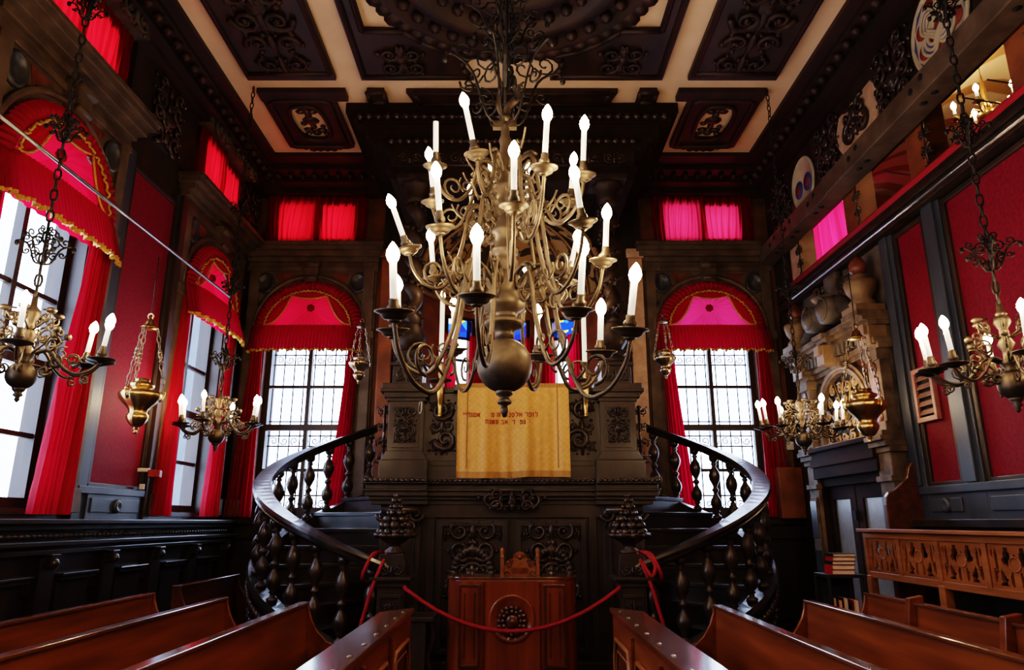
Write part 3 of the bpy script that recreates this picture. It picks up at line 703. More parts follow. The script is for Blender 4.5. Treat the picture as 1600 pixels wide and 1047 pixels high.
# dark panelling round the arch of the niche
mb=MB(); A=archpts(1.38,5.15,28)
def topq(x,z):
    a=math.atan2(z-5.15,x); k=min(2.02/max(abs(math.cos(a)),1e-6),1.75/max(abs(math.sin(a)),1e-6)); return (k*math.cos(a),5.15+k*math.sin(a))
for i in range(28): mb.prism([A[i],topq(*A[i]),topq(*A[i+1]),A[i+1]],BY-.12,BY)
for sx in (-1,1): a,b=sorted((sx*1.38,sx*1.8)); mb.box(a,b,BY-.12,BY,1.9,5.15)
n=struct(mb,trim(),M['darkbrown'])
mb=MB(); mb.tube([(x,BY-.14,z) for x,z in archpts(1.42,5.15,30)],.05,6); mb.tube([(x,BY-.13,z) for x,z in archpts(1.6,5.15,30)],.03,6); struct(mb,'molding',M['crowngold'],n)
mb=MB()
for sx in (-1,1):
    mb=MB(); relief(mb,.42,2.2,T(sx*1.6,BY-.13,2.6)@RZ(PI),61,.05,11,False); struct(mb,'carving',M['carve'],n)
    mb=MB(); relief(mb,.5,.6,T(sx*1.45,BY-.13,6.15)@RZ(PI),62,.05,2); struct(mb,'carving',M['carve'],n)
# ============================================================ PULPIT (bimah)
bm=thing('pulpit','tall carved dark walnut pulpit with panelled base and two twisted canopy columns','pulpit',(0,8.05,0))
OB=V((0,8.05,0))
def part(mb,name,m,par=None,bevel=0,off=OB): return mb.build(name,M[m],par or bm,off if par is None or par is bm else off,bevel)
YF=8.05
mb=MB(); mb.box(-1.45,1.45,YF,10.35,0,1.80); mb.box(-1.45,-1.0,YF-.06,YF,0,1.8); mb.box(1.0,1.45,YF-.06,YF,0,1.8)
for x in (-.93,.85): mb.box(x,x+.08,YF-.03,YF,0,1.75)
mb.box(-1.0,1.0,YF-.03,YF,1.64,1.8); mb.box(-1.52,1.52,YF-.1,YF,0,.18)
for sx in (-1,1):
    a,b=sorted((sx*1.06,sx*1.39)); 
    for z0,z1 in ((.3,.33),(1.45,1.48)): mb.box(a,b,YF-.075,YF-.06,z0,z1)
    for xx in (a,b-.03): mb.box(xx,xx+.03,YF-.075,YF-.06,.3,1.48)
base=part(mb,'base',"bimah",None,.006)
for sx in (-1,1):
    x0,x1=sorted((sx*.03,sx*.83))
    mb=MB(); mb.box(x0,x1,YF-.025,YF,.22,1.62)
    for (a,b,c,d_) in ((x0+.02,x1-.02,1.55,1.60),(x0+.02,x1-.02,.25,.30),(x0+.02,x0+.07,.25,1.60),(x1-.07,x1-.02,.25,1.60)): mb.box(a,b,YF-.06,YF-.02,c,d_)
    dr=part(mb,'door','bimah',None,.005)
    mb=MB(); cx=(x0+x1)/2
    relief(mb,.60,.82,T(cx,YF-.025,.78)@RZ(PI),8,.05,4,False)
    for k in range(30):                       # wreath of leaves round a boss
        a=2*PI*k/30; mb.blob((cx+.20*math.cos(a),YF-.05,1.06+.24*math.sin(a)),.055,.035,.055)
    mb.lathe([(.15,0),(.145,.035),(.11,.05),(.105,.03),(.07,.035),(.055,.07),(.01,.08)],20,T(cx,YF-.03,1.04)@RX(PI/2),10,.04)
    for dx in (-.3,.3):
        relief(mb,.16,.14,T(cx+dx,YF-.025,1.39)@RZ(PI),9,.04,1,False)
        relief(mb,.16,.14,T(cx+dx,YF-.025,.34)@RZ(PI),9,.04,1,False)
    part(mb,'carving','carve',dr)
    mb=MB(); relief(mb,.42,.34,T(sx*1.22,YF-.06,1.46)@RZ(PI),14,.09,2); mb.tube([(sx*1.22-.2,YF-.12,1.72),(sx*1.22+.2,YF-.12,1.72)],.05,8)
    for q in (-.17,.17): mb.tube([(sx*1.22+x,YF-.12,z) for x,z in spiral(q,1.68,.09,1.3,0 if q>0 else PI,-1 if q>0 else 1)],.022,5)
    part(mb,'bracket_capital','carve')
mb=MB()
for z0,z1,o in ((1.78,1.83,.05),(1.83,1.87,.09),(1.87,1.92,.14),(1.92,1.945,.18),(1.945,2.0,.13),(2.0,2.06,.20)):
    mb.box(-1.5-o*.4,1.5+o*.4,YF-o,10.3,z0,z1)
    for sx in (-1,1): a,b=sorted((sx*.92,sx*(1.52+o*.5))); mb.box(a,b,YF-o-.1,YF-o+.02,z0,z1)
cn=part(mb,'cornice','bimah',None,.006)
for p,q,y in ((-1.6,-.93,.30),(.93,1.6,.30),(-.92,.92,.2)): mb=MB(); eggrow(mb,(p,YF-y,2.03),(q,YF-y,2.03),.03,.055); part(mb,'egg_molding','carve',cn)
mb=MB(); relief(mb,.95,.2,T(0,YF-.14,1.74)@RZ(PI),16,.07,1,False); relief(mb,.5,.24,T(0,YF-.15,1.70)@RZ(PI),17,.08,2,True); part(mb,'festoon','carve')
# parapet
mb=MB(); mb.box(-1.42,1.42,YF+.02,YF+.14,2.06,3.04)
for sx in (-1,1):
    a,b=sorted((sx*1.30,sx*1.42)); mb.box(a,b,YF+.02,9.5,2.06,3.04); a,b=sorted((sx*1.24,sx*1.5)); mb.box(a,b,YF,9.5,3.04,3.1)
mb.box(-1.46,1.46,YF-.02,YF+.2,3.04,3.10); mb.box(-.62,.62,YF-.12,YF+.05,2.06,3.04); mb.box(-.66,.66,YF-.15,YF+.2,3.04,3.11)
mb.box(-1.42,1.42,YF-.05,YF+.05,2.06,2.2); mb.box(-1.42,1.42,YF-.03,YF+.05,2.2,2.26)
pa=part(mb,'parapet','bimah',None,.006)
for sx in (-1,1):
    c=sx*1.20
    mb=MB(); mb.box(c-.20,c+.20,YF-.12,YF+.1,2.06,3.0); mb.box(c-.27,c+.27,YF-.19,YF+.14,2.06,2.26); mb.prism([(c-.26,2.26),(c+.26,2.26),(c+.2,2.36),(c-.2,2.36)],YF-.17,YF+.1)
    for z0,z1,o in ((2.92,2.96,.22),(2.96,3.02,.25),(3.02,3.06,.29),(3.06,3.12,.27)): mb.box(c-o,c+o,YF-.12-(o-.2),YF+.16,z0,z1)
    pp=part(mb,'pedestal','bimah',pa,.006)
    mb=MB(); mb.box(c-.15,c+.15,YF-.135,YF-.12,2.40,2.44); mb.box(c-.15,c+.15,YF-.135,YF-.12,2.85,2.89); mb.box(c-.15,c-.125,YF-.135,YF-.12,2.4,2.89); mb.box(c+.125,c+.15,YF-.135,YF-.12,2.4,2.89)
    relief(mb,.25,.42,T(c,YF-.12,2.44)@RZ(PI),18,.045,4,True); part(mb,'pedestal_carving','carve',pa)
    mb=MB(); relief(mb,.30,.70,T(sx*.80,YF+.02,2.3)@RZ(PI),19,.05,3,False)
    mb.tube([(x,YF-.02,z) for x,z in spiral(sx*.80,2.83,.12,1.5,0,sx)],[lerp(.03,.014,i/14) for i in range(15)],6); mb.tube([(x,YF-.02,z) for x,z in spiral(sx*.76,2.5,.13,1.5,PI,-sx)],[lerp(.034,.014,i/14) for i in range(15)],6)
    part(mb,'parapet_carving','carve',pa)
    mb=MB(); relief(mb,.2,.72,T(sx*1.46,YF+.03,2.2)@RZ(PI),23,.06,4,True); part(mb,'side_volute','carve',pa)
    # column on the pedestal
    mb=MB(); mb.box(c-.17,c+.17,YF-.1,YF+.24,3.12,3.34); mb.box(c-.2,c+.2,YF-.13,YF+.27,3.34,3.38); relief(mb,.3,.2,T(c,YF-.1,3.13)@RZ(PI),25,.03,1); cb=part(mb,'column_base','bimah',None,.006)
    mb=MB(); cy=YF+.07
    mb.lathe([(.15,3.38),(.17,3.42),(.15,3.46),(.12,3.49),(.15,3.52),(.11,3.56)],20,T(c,cy,0))
    mb.lathe([(.10,3.56),(.16,3.66),(.17,3.74),(.11,3.86),(.09,3.9)],16,T(c,cy,0),8,.06)
    pts=[(c+.045*math.cos(k*.55*sx),cy+.045*math.sin(k*.55*sx),3.88+k*.03) for k in range(52)]
    mb.tube(pts,.085,10)
    for k in range(52): mb.blob((c+.12*math.cos(k*.55*sx+1.5),cy+.12*math.sin(k*.55*sx+1.5),3.88+k*.03),.03,.03,.03,None,6,3)
    mb.lathe([(.09,5.42),(.13,5.5),(.12,5.55),(.17,5.66),(.2,5.7)],16,T(c,cy,0),8,.08); mb.box(c-.22,c+.22,cy-.22,cy+.22,5.7,5.76)
    part(mb,'twisted_column','column')
# canopy entablature
mb=MB()
for z0,z1,o in ((5.76,5.9,0.),(5.9,5.95,.06),(5.95,6.2,.02),(6.2,6.26,.12),(6.26,6.36,.2),(6.36,6.42,.3),(6.42,6.6,.38),(6.6,6.66,.48),(6.66,6.8,.55),(6.8,HC,.66)):
    fr=max(YF-.06-o*.35+.35*0,8.2-.0-.0) if False else YF+.16-o*.02
    y0=lerp(YF+.02,8.2,min(1,o/.66))
    mb.box(-1.53-o,1.53+o,y0,YF+.42,z0,z1)
    for sx in (-1,1): a,b=sorted((sx*1.25,sx*(1.53+o))); mb.box(a,b,YF+.42,BY-.12,z0,z1)
ca=part(mb,'canopy','soffit',None,.006)
mb=MB(); mb.box(-1.25,1.25,YF+.42,BY-.12,6.2,6.28); part(mb,'canopy_ceiling','soffit',ca)
mb=MB(); eggrow(mb,(-1.6,8.08,6.31),(1.6,8.08,6.31),.05,.11); part(mb,'canopy_molding','carve',ca)
mb=MB(); eggrow(mb,(-2.05,8.17,6.72),(2.05,8.17,6.72),.06,.12); part(mb,'canopy_molding','carve',ca)
mb=MB(); mb.tube([(-1.45,YF+.03,5.97),(1.45,YF+.03,5.97)],.02,6)
for k in range(9): relief(mb,.3,.2,T(-1.3+k*.325,YF+.05,5.97)@RZ(PI),40+k,.04,1,True)
part(mb,'canopy_carving','carve',ca)
# ---------------------------------------------------------- cover with embroidered writing
YC=YF-.165
mb=MB()
def cl(s,t):
    x=lerp(-.605,.63,s)*(1+.015*(t>.05)); f=.030*math.sin(s*17+.5)+.014*math.sin(s*37+1)+.006*math.sin(s*67)
    if t<.12:
        k=t/.12; return (x,lerp(YF+.12,YC-.01,k),3.125-.012*k*k)
    k=(t-.12)/.88; return (x*(1+.01*math.sin(s*9)*k),YC-.026+f*(.2+.8*k),lerp(3.11,2.10,k)-.008*math.sin(s*6)*k)
mb.sheet(cl,120,30)
cv=thing('pulpit_cover','golden yellow damask cover with red Hebrew embroidery hung over the front of the carved pulpit','cloth',(0,YC,3.1)); OC=V((0,YC,3.1))
mb.build('cloth',M['yellow'],cv,OC)
mb=MB()
def fr2(s,t): p=V(cl(s,1)); q=V(cl(s,.93)); r=p.lerp(q,t) if t>0 else p; return (r.x,r.y-.006,lerp(p.z-.035,p.z+.035,t))
mb.sheet(fr2,120,1); mb.build('fringe',M['yellowtrim'],cv,OC)
mb=MB()
def band(s,t): p=V(cl(s,lerp(.06,.16,t))); return (p.x*1.025,p.y-.010,p.z+.006)
mb.sheet(band,120,5); mb.build('top_band',M['yellowtrim'],cv,OC)
mb=MB()
for xs in (.09,.895):
    mb.tube([V(cl(xs,.14+.8*i/12))+V((0,-.004,0)) for i in range(13)],.006,4)
mb.build('braid',M['yellowtrim'],cv,OC)
HB={'ל':[[(.25,1.35),(.25,1),(.85,1),(.85,.55),(.4,0)]],'ז':[[(.25,1),(.75,1)],[(.5,1),(.5,0)]],'כ':[[(.1,1),(.6,1),(.85,.75),(.85,.25),(.6,0),(.1,0)]],'ר':[[(.1,1),(.6,1),(.8,.8),(.8,0)]],
'א':[[(.1,1),(.9,0)],[(.85,1),(.8,.55),(.6,.45)],[(.35,.7),(.15,.4),(.15,0)]],'ס':[[(.1,1),(.75,1),(.9,.6),(.65,0),(.35,0),(.15,.5),(.2,1)]],'נ':[[(.35,1),(.7,1),(.7,0),(.2,0)]],'ד':[[(.05,1),(.95,1)],[(.75,1),(.75,0)]],
'ה':[[(.05,1),(.85,1),(.85,0)],[(.2,.6),(.2,0)]],'מ':[[(.1,1),(.3,.8),(.15,0)],[(.3,.8),(.6,1),(.85,.8),(.85,0),(.45,0)]],'ו':[[(.3,1),(.6,1),(.6,0)]],'י':[[(.3,1),(.6,1),(.6,.55)]],'פ':[[(.45,.5),(.2,.55),(.2,1),(.6,1),(.85,.75),(.85,.2),(.6,0),(.1,0)]],
'ב':[[(.1,1),(.65,1),(.75,.8),(.75,0)],[(.05,0),(.95,0)]],'ש':[[(.1,1),(.2,0),(.7,0),(.9,1)],[(.5,1),(.5,.55),(.2,.3)]],'ת':[[(.1,1),(.85,1),(.85,0)],[(.3,1),(.3,.1),(.05,0)]],'ח':[[(.05,1),(.85,1),(.85,0)],[(.2,1),(.2,0)]]}
HWD={'ז':.6,'נ':.75,'ו':.55,'י':.5}
def write(txt,xr,z,h):
    x=xr; mb=MB()
    for ch in txt:
        if ch==' ':
            x-=h*.55
            if mb.v: mb.build('lettering',M['text'],cv,OC); mb=MB()
            continue
        w=h*.85*HWD.get(ch,1.)
        for st in HB[ch]:
            for (a,b),(c,d_) in zip(st,st[1:]):
                p0=V((x-w+a*w,0,z+b*h)); p1=V((x-w+c*w,0,z+d_*h)); dd=(p1-p0).normalized()*h*.05; p0-=dd;p1+=dd
                ps=[]
                for k in range(4):
                    p=p0.lerp(p1,k/3); s=(p.x+.605)/1.235/1.0; f=.030*math.sin(s*17+.5)+.014*math.sin(s*37+1)+.006*math.sin(s*67); kk=(3.11-p.z)/1.01
                    ps.append((p.x,YC-.034+f*(.2+.8*kk),p.z))
                mb.tube(ps,h*.10,5)
        x-=w+h*.16
    if mb.v: mb.build('lettering',M['text'],cv,OC)
write('לזכר אלסנדרה מ     אמודיי',.292,2.735,.042); write('נפ  ד  אב תשנח',.152,2.655,.040)
# candle arms on the parapet
def candle_arm(x,label):
    loc=V((x,YF-.06,3.12)); t=thing('candle_bracket',label,'candle holder',loc,0,None)
    mb=MB(); mb.tube(spl([(0,.05,-.02),(0,-.06,-.06),(0,-.09,-.2),(.0,-.06,-.36),(.01*0,-.12,-.42)],6),[.035]*13+[.03]*6+[.026]*6,8) if False else mb.tube(spl([(0,-.14,.0),(0,-.13,-.14),(0,-.10,-.26),(0,-.12,-.36)],6),[lerp(.045,.022,i/18) for i in range(19)],8)
    mb.tube([(0,-.14,-.02),(0,.02,-.02)],.018,6); mb.blob((0,-.12,-.37),.03,.03,.03); mb.build('horn_bracket',M['brass'],t)
    mb=MB(); mb.lathe([(.03,0),(.13,.02),(.135,.03),(.02,.03)],18,T(0,-.14,0)); mb.build('drip_pan',M['bronze'],t)
    mb=MB(); mb.lathe([(.03,.03),(.022,.06),(.035,.1),(.02,.14),(.03,.19),(.025,.26)],12,T(0,-.14,0)); mb.build('socket',M['brass'],t)
    mb=MB(); mb.lathe([(.027,.24),(.027,.98)],12,T(0,-.14,0)); mb.build('candle',M['candle'],t)
    mb=MB(); mb.lathe([(.012,.97),(.024,1.0),(.03,1.04),(.018,1.08),(.003,1.1)],10,T(0,-.14,0)); mb.build('bulb',M['bulb'],t)
candle_arm(-.81,'brass candle bracket with one tall white candle on the pulpit left of the yellow cover')
candle_arm(.83,'brass candle bracket with one tall white candle on the pulpit right of the yellow cover')
mb=MB(); mb.tube(spl([(-.90,YF-.1,3.35),(-1.0,YF-.12,3.2),(-1.03,YF-.13,3.0),(-1.06,YF-.13,2.82),(-1.03,YF-.13,2.80),(-1.02,YF-.13,3.0),(-1.0,YF-.12,3.22)],5),.007,5)
tag(mb.build('cord',M['white']),'thin white looped cord hanging beside the left candle bracket of the pulpit','cord')
# ============================================================ STAIRCASES
def stair(sx,label):
    cx,cy=sx*1.5,8.5; a0,a1=math.radians(-14),math.radians(164); NS=10
    O=V((sx*1.2,7.2,0)); t=thing('curved_staircase',label,'staircase',O)
    def pt(a,r,z): return V((cx+sx*r*math.sin(a),cy-r*math.cos(a),z))
    def nos(a): return .2+(a-a0)/(a1-a0)*1.72
    for i in range(NS):
        a,b=lerp(a0,a1,i/NS),lerp(a0,a1,(i+1)/NS); z=.19*(i+1)+.0
        mb=MB(); ao=a-.03
        top=[pt(lerp(ao,b,k/4),1.34,0) for k in range(5)]; poly=[(p.x,p.y) for p in top]+[(pt(b,.05,0).x,pt(b,.05,0).y),(pt(ao,.05,0).x,pt(ao,.05,0).y)]
        mb.slab(poly,z-.045,z); 
        r0,r1=pt(a,.05,0),pt(a,1.32,0); n=(pt(a+.1,1,0)-pt(a,1,0)).normalized()*.02
        mb.slab([(r0.x,r0.y),(r1.x,r1.y),(r1.x+n.x,r1.y+n.y),(r0.x+n.x,r0.y+n.y)],max(0,z-.24),z-.045)
        mb.build('tread',M['dark'],t,O,.006)
    NN=44; A=[lerp(a0+.02,a1,i/NN) for i in range(NN+1)]
    def sweep(mb,prof):                       # prof: (r,dz) closed section along the curve
        k=len(prof); vs=[];fs=[]
        for a in A:
            for (r,dz) in prof: vs.append(pt(a,r,max(0,nos(a)+dz)))
        for i in range(NN):
            for j in range(k): j2=(j+1)%k; fs.append((i*k+j,i*k+j2,(i+1)*k+j2,(i+1)*k+j))
        fs.append(tuple(range(k))); fs.append(tuple(range(NN*k+k-1,NN*k-1,-1)))
        mb.add(vs,fs)
    mb=MB(); sweep(mb,[(1.28,-.42),(1.40,-.42),(1.40,-.02),(1.44,0),(1.46,.05),(1.44,.10),(1.28,.10)]); st=mb.build('stringer',M['dark'],t,O)
    mb=MB()
    for i in range(70):
        a=lerp(a0+.05,a1-.02,i/69); mb.blob(pt(a,1.44,nos(a)-.09),.035,.035,.04,None,6,3); 
    mb.tube([pt(a,1.43,nos(a)-.09) for a in A],.018,5); mb.build('stringer_molding',M['carve'],st,O)
    mb=MB()
    for i in range(36):
        a=lerp(a0+.05,a1-.02,i/35); mb.blob(pt(a,1.41,max(.05,nos(a)-.32)),.04,.03,.05,None,6,3)
    mb.tube([pt(a,1.40,max(.05,nos(a)-.32)) for a in A],.018,5); mb.build('stringer_molding',M['carve'],st,O)
    mb=MB(); sweep(mb,[(1.30,.88),(1.44,.88),(1.46,.91),(1.44,.93),(1.475,.96),(1.46,.99),(1.28,.99),(1.265,.96),(1.30,.93),(1.28,.91)])
    mb.build('handrail',M['dark'],t,O)
    prof=[(.055,0),(.055,.035),(.03,.05),(.022,.075),(.042,.09),(.030,.105),(.058,.14),(.070,.19),(.062,.24),(.032,.29),(.020,.325),(.036,.345),(.044,.36),(.036,.375),(.020,.395),(.036,.43),(.064,.49),(.072,.54),(.058,.60),(.030,.645),(.022,.67),(.040,.69),(.024,.71),(.045,.73),(.055,.745),(.055,.80)]
    src=None
    NBL=15
    for i in range(NBL):
        a=lerp(a0+.13,a1-.06,i/(NBL-1)); p=pt(a,1.365,nos(a)+.09)-O
        if src is None:
            mb=MB(); mb.lathe(prof,12,None,6,.07); src=mb.build('baluster',M['carve'],t); o=src
        else:
            o=src.copy(); COL.objects.link(o); o.parent=t
        o.location=p
    # newel post with fruit basket finial
    nx,ny=sx*1.15,7.2
    mb=MB(); mb.box(nx-.13,nx+.13,ny-.13,ny+.13,0,1.0); mb.box(nx-.16,nx+.16,ny-.16,ny+.16,0,.14); mb.box(nx-.15,nx+.15,ny-.15,ny+.15,1.0,1.04); mb.box(nx-.195,nx+.195,ny-.195,ny+.195,1.06,1.09); mb.box(nx-.17,nx+.17,ny-.17,ny+.17,1.04,1.06)
    for d in (-.1,.085): mb.box(nx+d,nx+d+.015,ny-.14,ny-.13,.25,.92)
    mb.box(nx-.1,nx+.1,ny-.14,ny-.13,.9,.93)
    mb.prism([(nx-.13,1.09),(nx+.13,1.09),(nx+.13,1.2),(nx+.11,1.3),(nx-.11,1.3),(nx-.13,1.2)],ny-.13,ny+.13)
    nw=mb.build('newel_post',M['bimah'],t,O,.006)
    for w_,h_,z_,sd,nn in ((.22,.1,1.1,71,1),(.14,.26,.62,72,2),(.2,.3,.25,73,2)): mb=MB(); relief(mb,w_,h_,T(nx,ny-.13,z_)@RZ(PI),sd,.03,nn); mb.build('newel_carving',M['carve'],nw,O)
    mb=MB(); mb.lathe([(.10,1.3),(.10,1.32),(.055,1.35),(.06,1.38),(.12,1.42),(.17,1.46),(.18,1.48),(.12,1.48)],20,T(nx,ny,0),10,.03)
    R=random.Random(7)
    for lev,(z,rr,n) in enumerate(((1.50,.15,13),(1.56,.125,10),(1.62,.10,8),(1.68,.07,6),(1.74,.045,4),(1.80,.03,3),(1.85,.02,2))):
        for k in range(n):
            a=2*PI*k/n+lev*.4; s=.042*R.uniform(.7,1.2)*(1-.07*lev); mb.blob((nx+rr*math.cos(a),ny+rr*math.sin(a),z),s,s,s)
    for k in range(9):
        a=2*PI*k/9; mb.blob((nx+.17*math.cos(a),ny+.17*math.sin(a),1.47),.05,.05,.03)
    mb.build('fruit_finial',M['carve'],nw,O)
    return t
stair(-1,'dark curved wooden staircase with turned balusters sweeping up to the left end of the pulpit')
stair(1,'dark curved wooden staircase with turned balusters sweeping up to the right end of the pulpit')
# ---------------------------------------------------------- rope
O=V((0,7.0,.9)); rp=thing('barrier_rope','red rope strung between the two stair newels across the aisle','rope',O)
pts=[]
for i in range(33):
    s=i/32; x=lerp(-1.0,1.0,s); pts.append((x,7.0-.08*math.sin(PI*s),.99-.36*(1-(2*s-1)**2)))
mb=MB(); mb.tube([(-1.12,7.34,1.02),(-1.02,7.06,1.0)]+pts+[(1.02,7.06,1.0),(1.12,7.34,1.02)],.0185,8); mb.build('span',M['rope'],rp,O)
for sx in (-1,1):
    mb=MB(); c=(sx*1.33,7.17)
    mb.tube(spl([(sx*1.06,7.36,.98),(sx*1.2,7.4,1.1),(sx*1.25,7.30,1.28),(sx*1.33,7.12,1.30),(sx*1.38,7.02,1.2),(sx*1.42,7.05,1.08),(sx*1.40,7.3,1.02),(sx*1.34,7.36,1.2),(sx*1.22,7.25,1.32),(sx*1.22,7.1,1.27),(sx*1.30,7.02,1.05),(sx*1.37,7.0,.8),(sx*1.41,7.0,.62),(sx*1.38,7.02,.52),(sx*1.33,7.05,.47)],7),.0185,8)
    if sx>0: mb.tube(spl([(sx*1.2,7.33,1.3),(sx*1.28,7.1,1.31),(sx*1.36,7.03,1.2),(sx*1.32,7.0,1.1),(sx*1.26,7.05,1.2),(sx*1.24,7.2,1.31)],6),.0185,8)
    mb.build('loop',M['rope'],rp,O)
# ---------------------------------------------------------- curved desk and chair
O=V((0,7.05,0)); dk=thing('reading_desk','red-brown curved-front reading desk with carved rosette in the aisle before the pulpit','desk',O)
def arcplan(hw,dep,r,n=8,ins=0.):
    out=[]
    for i in range(n+1):
        a=PI+PI/2*i/n; out.append((-hw+r+ (r-ins)*math.cos(a), r+(r-ins)*math.sin(a)))
    for i in range(n+1):
        a=1.5*PI+PI/2*i/n; out.append((hw-r+(r-ins)*math.cos(a), r+(r-ins)*math.sin(a)))
    return [(-hw+ins,dep)]+out+[(hw-ins,dep)]
mb=MB(); mb.slab(arcplan(.62,.42,.2),0,1.06); mb.slab(arcplan(.62,.42,.2),0,.1); mb.build('body',M['cherry'],dk,None,.004)
mb=MB(); mb.slab(arcplan(.635,.44,.205),1.06,1.09); mb.build('desk_top',M['pewtop'],dk,None,.006)
for sx in (-1,1):
    c=sx*.40
    mb=MB(); mb.box(c-.085,c+.085,-.012,.005,.32,1.0); p=mb.build('side_panel',M['cherry'],dk,None,.004)
    mb=MB()
    for (a,b,z0,z1) in ((c-.10,c+.10,1.0,1.025),(c-.10,c+.10,.3,.325),(c-.10,c-.08,.3,1.02),(c+.08,c+.10,.3,1.02),(c-.05,c-.042,.38,.95),(c+.042,c+.05,.38,.95)): mb.box(a,b,-.02,.004,z0,z1)
    mb.box(sx*.265-.006,sx*.265+.006,-.01,.004,.05,1.05); mb.build('molding',M['pewdark'],p,None,.003)
mb=MB(); mb.lathe([(.22,0),(.215,.008),(.19,.01),(.185,.004),(.01,.004)],32,T(0,0,.72)@RX(PI/2)); rs=mb.build('roundel',M['cherry'],dk)
mb=MB()
for rr,n,s in ((.12,16,.026),(.085,12,.024)):
    for k in range(n): a=2*PI*k/n; mb.blob((rr*math.cos(a),-.015,.70+rr*math.sin(a)),s,.02,s)
mb.lathe([(.06,0),(.055,.03),(.03,.02),(.01,.04)],14,T(0,-.01,.70)@RX(PI/2),8,.08); mb.build('rosette',M['pewdark'],rs)
O=V((.085,7.92,0)); ch=thing('carved_chair','carved wooden chair with pierced crest standing behind the reading desk','chair',O)
mb=MB(); mb.box(-.21,.21,-.36,0,.42,.47); mb.build('seat',M['honey'],ch,None,.006)
for sx in (-1,1):
    for y in (-.34,-.02): 
        mb=MB(); mb.box(sx*.19-.022,sx*.19+.022,y-.022,y+.022,0,.42); mb.build('leg',M['honey'],ch,None,.004)
    mb=MB(); mb.box(sx*.19-.02,sx*.19+.02,-.03,.02,.47,1.22); mb.lathe([(.026,1.22),(.03,1.235),(.02,1.25),(.026,1.28),(.026,1.31),(.01,1.33)],10,T(sx*.19,0,0)); mb.build('back_post',M['honey'],ch,None,.004)
mb=MB(); mb.prism([(-.17,.7),(.17,.7),(.17,1.14),(.14,1.19),(.08,1.21),(.05,1.27),(0,1.29),(-.05,1.27),(-.08,1.21),(-.14,1.19),(-.17,1.14)],-.018,.012); b=mb.build('crest',M['honey'],ch,None,.004)
mb=MB()
for sx in (-1,1):
    for cx_,cz,r in ((.12,1.15,.035),(.13,1.06,.035),(.09,1.19,.025),(.045,1.24,.025)): mb.tube([(sx*x,-.022,z) for x,z in spiral(cx_,cz,r,1.3,0,1,12)],.008,5)
mb.prism([(-.09,1.07),(-.07,1.045),(.07,1.045),(.09,1.07),(.09,1.10),(.07,1.125),(-.07,1.125),(-.09,1.10)],-.03,-.018); mb.blob((0,-.02,1.23),.03,.012,.03); mb.build('carving',M['pew'],b)
O=V((-.86,7.0,0)); sb=thing('side_bracket_table','small dark console table with scroll leg between left newel and reading desk','table',O)
mb=MB(); mb.box(-.12,.14,-.02,.4,.70,.74); mb.build('table_top',M['bimah'],sb,None,.006)
mb=MB(); mb.prism([(-.1,0),(.06,0),(.06,.70),(-.1,.70)],0,.38); mb.build('panel',M['bimah'],sb,None,.004)
mb=MB(); mb.tube([(x,.1,z) for x,z in spl([(.09,.70,0) if False else (.09,.68),(.12,.55),(.06,.40),(.10,.25),(.08,.08),(.12,0.02)],5)] if False else [tuple(p) for p in spl([(.09,.1,.68),(.12,.1,.55),(.07,.1,.38),(.10,.1,.22),(.07,.1,.08),(.12,.1,.02)],5)],.03,7); mb.build('leg',M['carve'],sb)
# ============================================================ GREAT CHANDELIER
def candle_parts(par,base,axis,clen,rad,lit,off,pan_r=None,pan_z=None,pan_c=None):
    """candle sleeve, bulb, socket; all children of the arm"""
    ax=axis.normalized(); q=ax.to_track_quat('Z','Y').to_matrix().to_4x4(); Mx=T(*base)@q
    mb=MB(); mb.lathe([(rad*1.25,-.055),(rad*1.25,-.04),(rad*1.9,-.03),(rad*1.9,-.015),(rad*1.3,0),(rad*1.35,.02),(rad*1.1,.03)],12,Mx); mb.build('socket',M['bronzedark'],par,off)
    mb=MB(); mb.lathe([(rad,.015),(rad,clen)],12,Mx); mb.build('candle',M['candle'],par,off)
    if lit:
        b=rad*1.7
        mb=MB(); mb.lathe([(b*.5,clen-.003),(b*.9,clen+b*.5),(b*1.1,clen+b*1.2),(b*.95,clen+b*2.0),(b*.5,clen+b*2.8),(b*.08,clen+b*3.3)],10,Mx); mb.build('bulb',M['bulb'],par,off)
CX,CY=-.05,4.6
O=V((CX,CY,2.3)); gc=thing('great_chandelier','huge three-tiered dark bronze chandelier with a large globe hanging in front of the pulpit','chandelier',O)
def zc(v): return PY(790,v,CY).z
def px2r(px): return px*CY/.96/1100.
mb=MB(); r=px2r(42.5); zb=zc(571)
ball=[(r*math.sin(PI*i/20),zb-r*math.cos(PI*i/20)) for i in range(2,19)]
mb.lathe(ball,40,T(CX,CY,0)); mb.build('globe',M['bronze'],gc,O)
mb=MB(); prof=[(.01,zc(652)),(.028,zc(642)),(.02,zc(634)),(.045,zc(631)),(.05,zc(628)),(.035,zc(624)),(.03,zc(621)),(.055,zc(617)),(.058,zc(612)),(.05,zc(607)),(.07,zc(606)),(.085,zc(604)),(.085,zc(600))]
mb.lathe([(a,b) for a,b in prof],20,T(CX,CY,0)); mb.build('finial',M['bronzedark'],gc,O)
mb=MB(); prof=[(.066,zb+r*.95)]
for px,v in ((17,523),(17,519),(28,513),(34,509),(35,504),(26,500),(20,497),(22,490),(36,482),(36,472),(30,463),(27,456),(33,447),(33,440),(24,431),(20,424),(25,417),(22,408),(19,399),(24,396),(24,391),(18,387),(19,370),(24,366),(24,360),(17,355),(17,340),(21,325),(21,318),(14,312),(14,300),(19,296),(19,290),(12,284),(12,272),(15,262),(15,250),(11,240),(9,228),(12,220),(8,212),(8,200),(6,190)): prof.append((px2r(px)*(.9),zc(v)))
mb.lathe(prof,24,T(CX,CY,0)); 
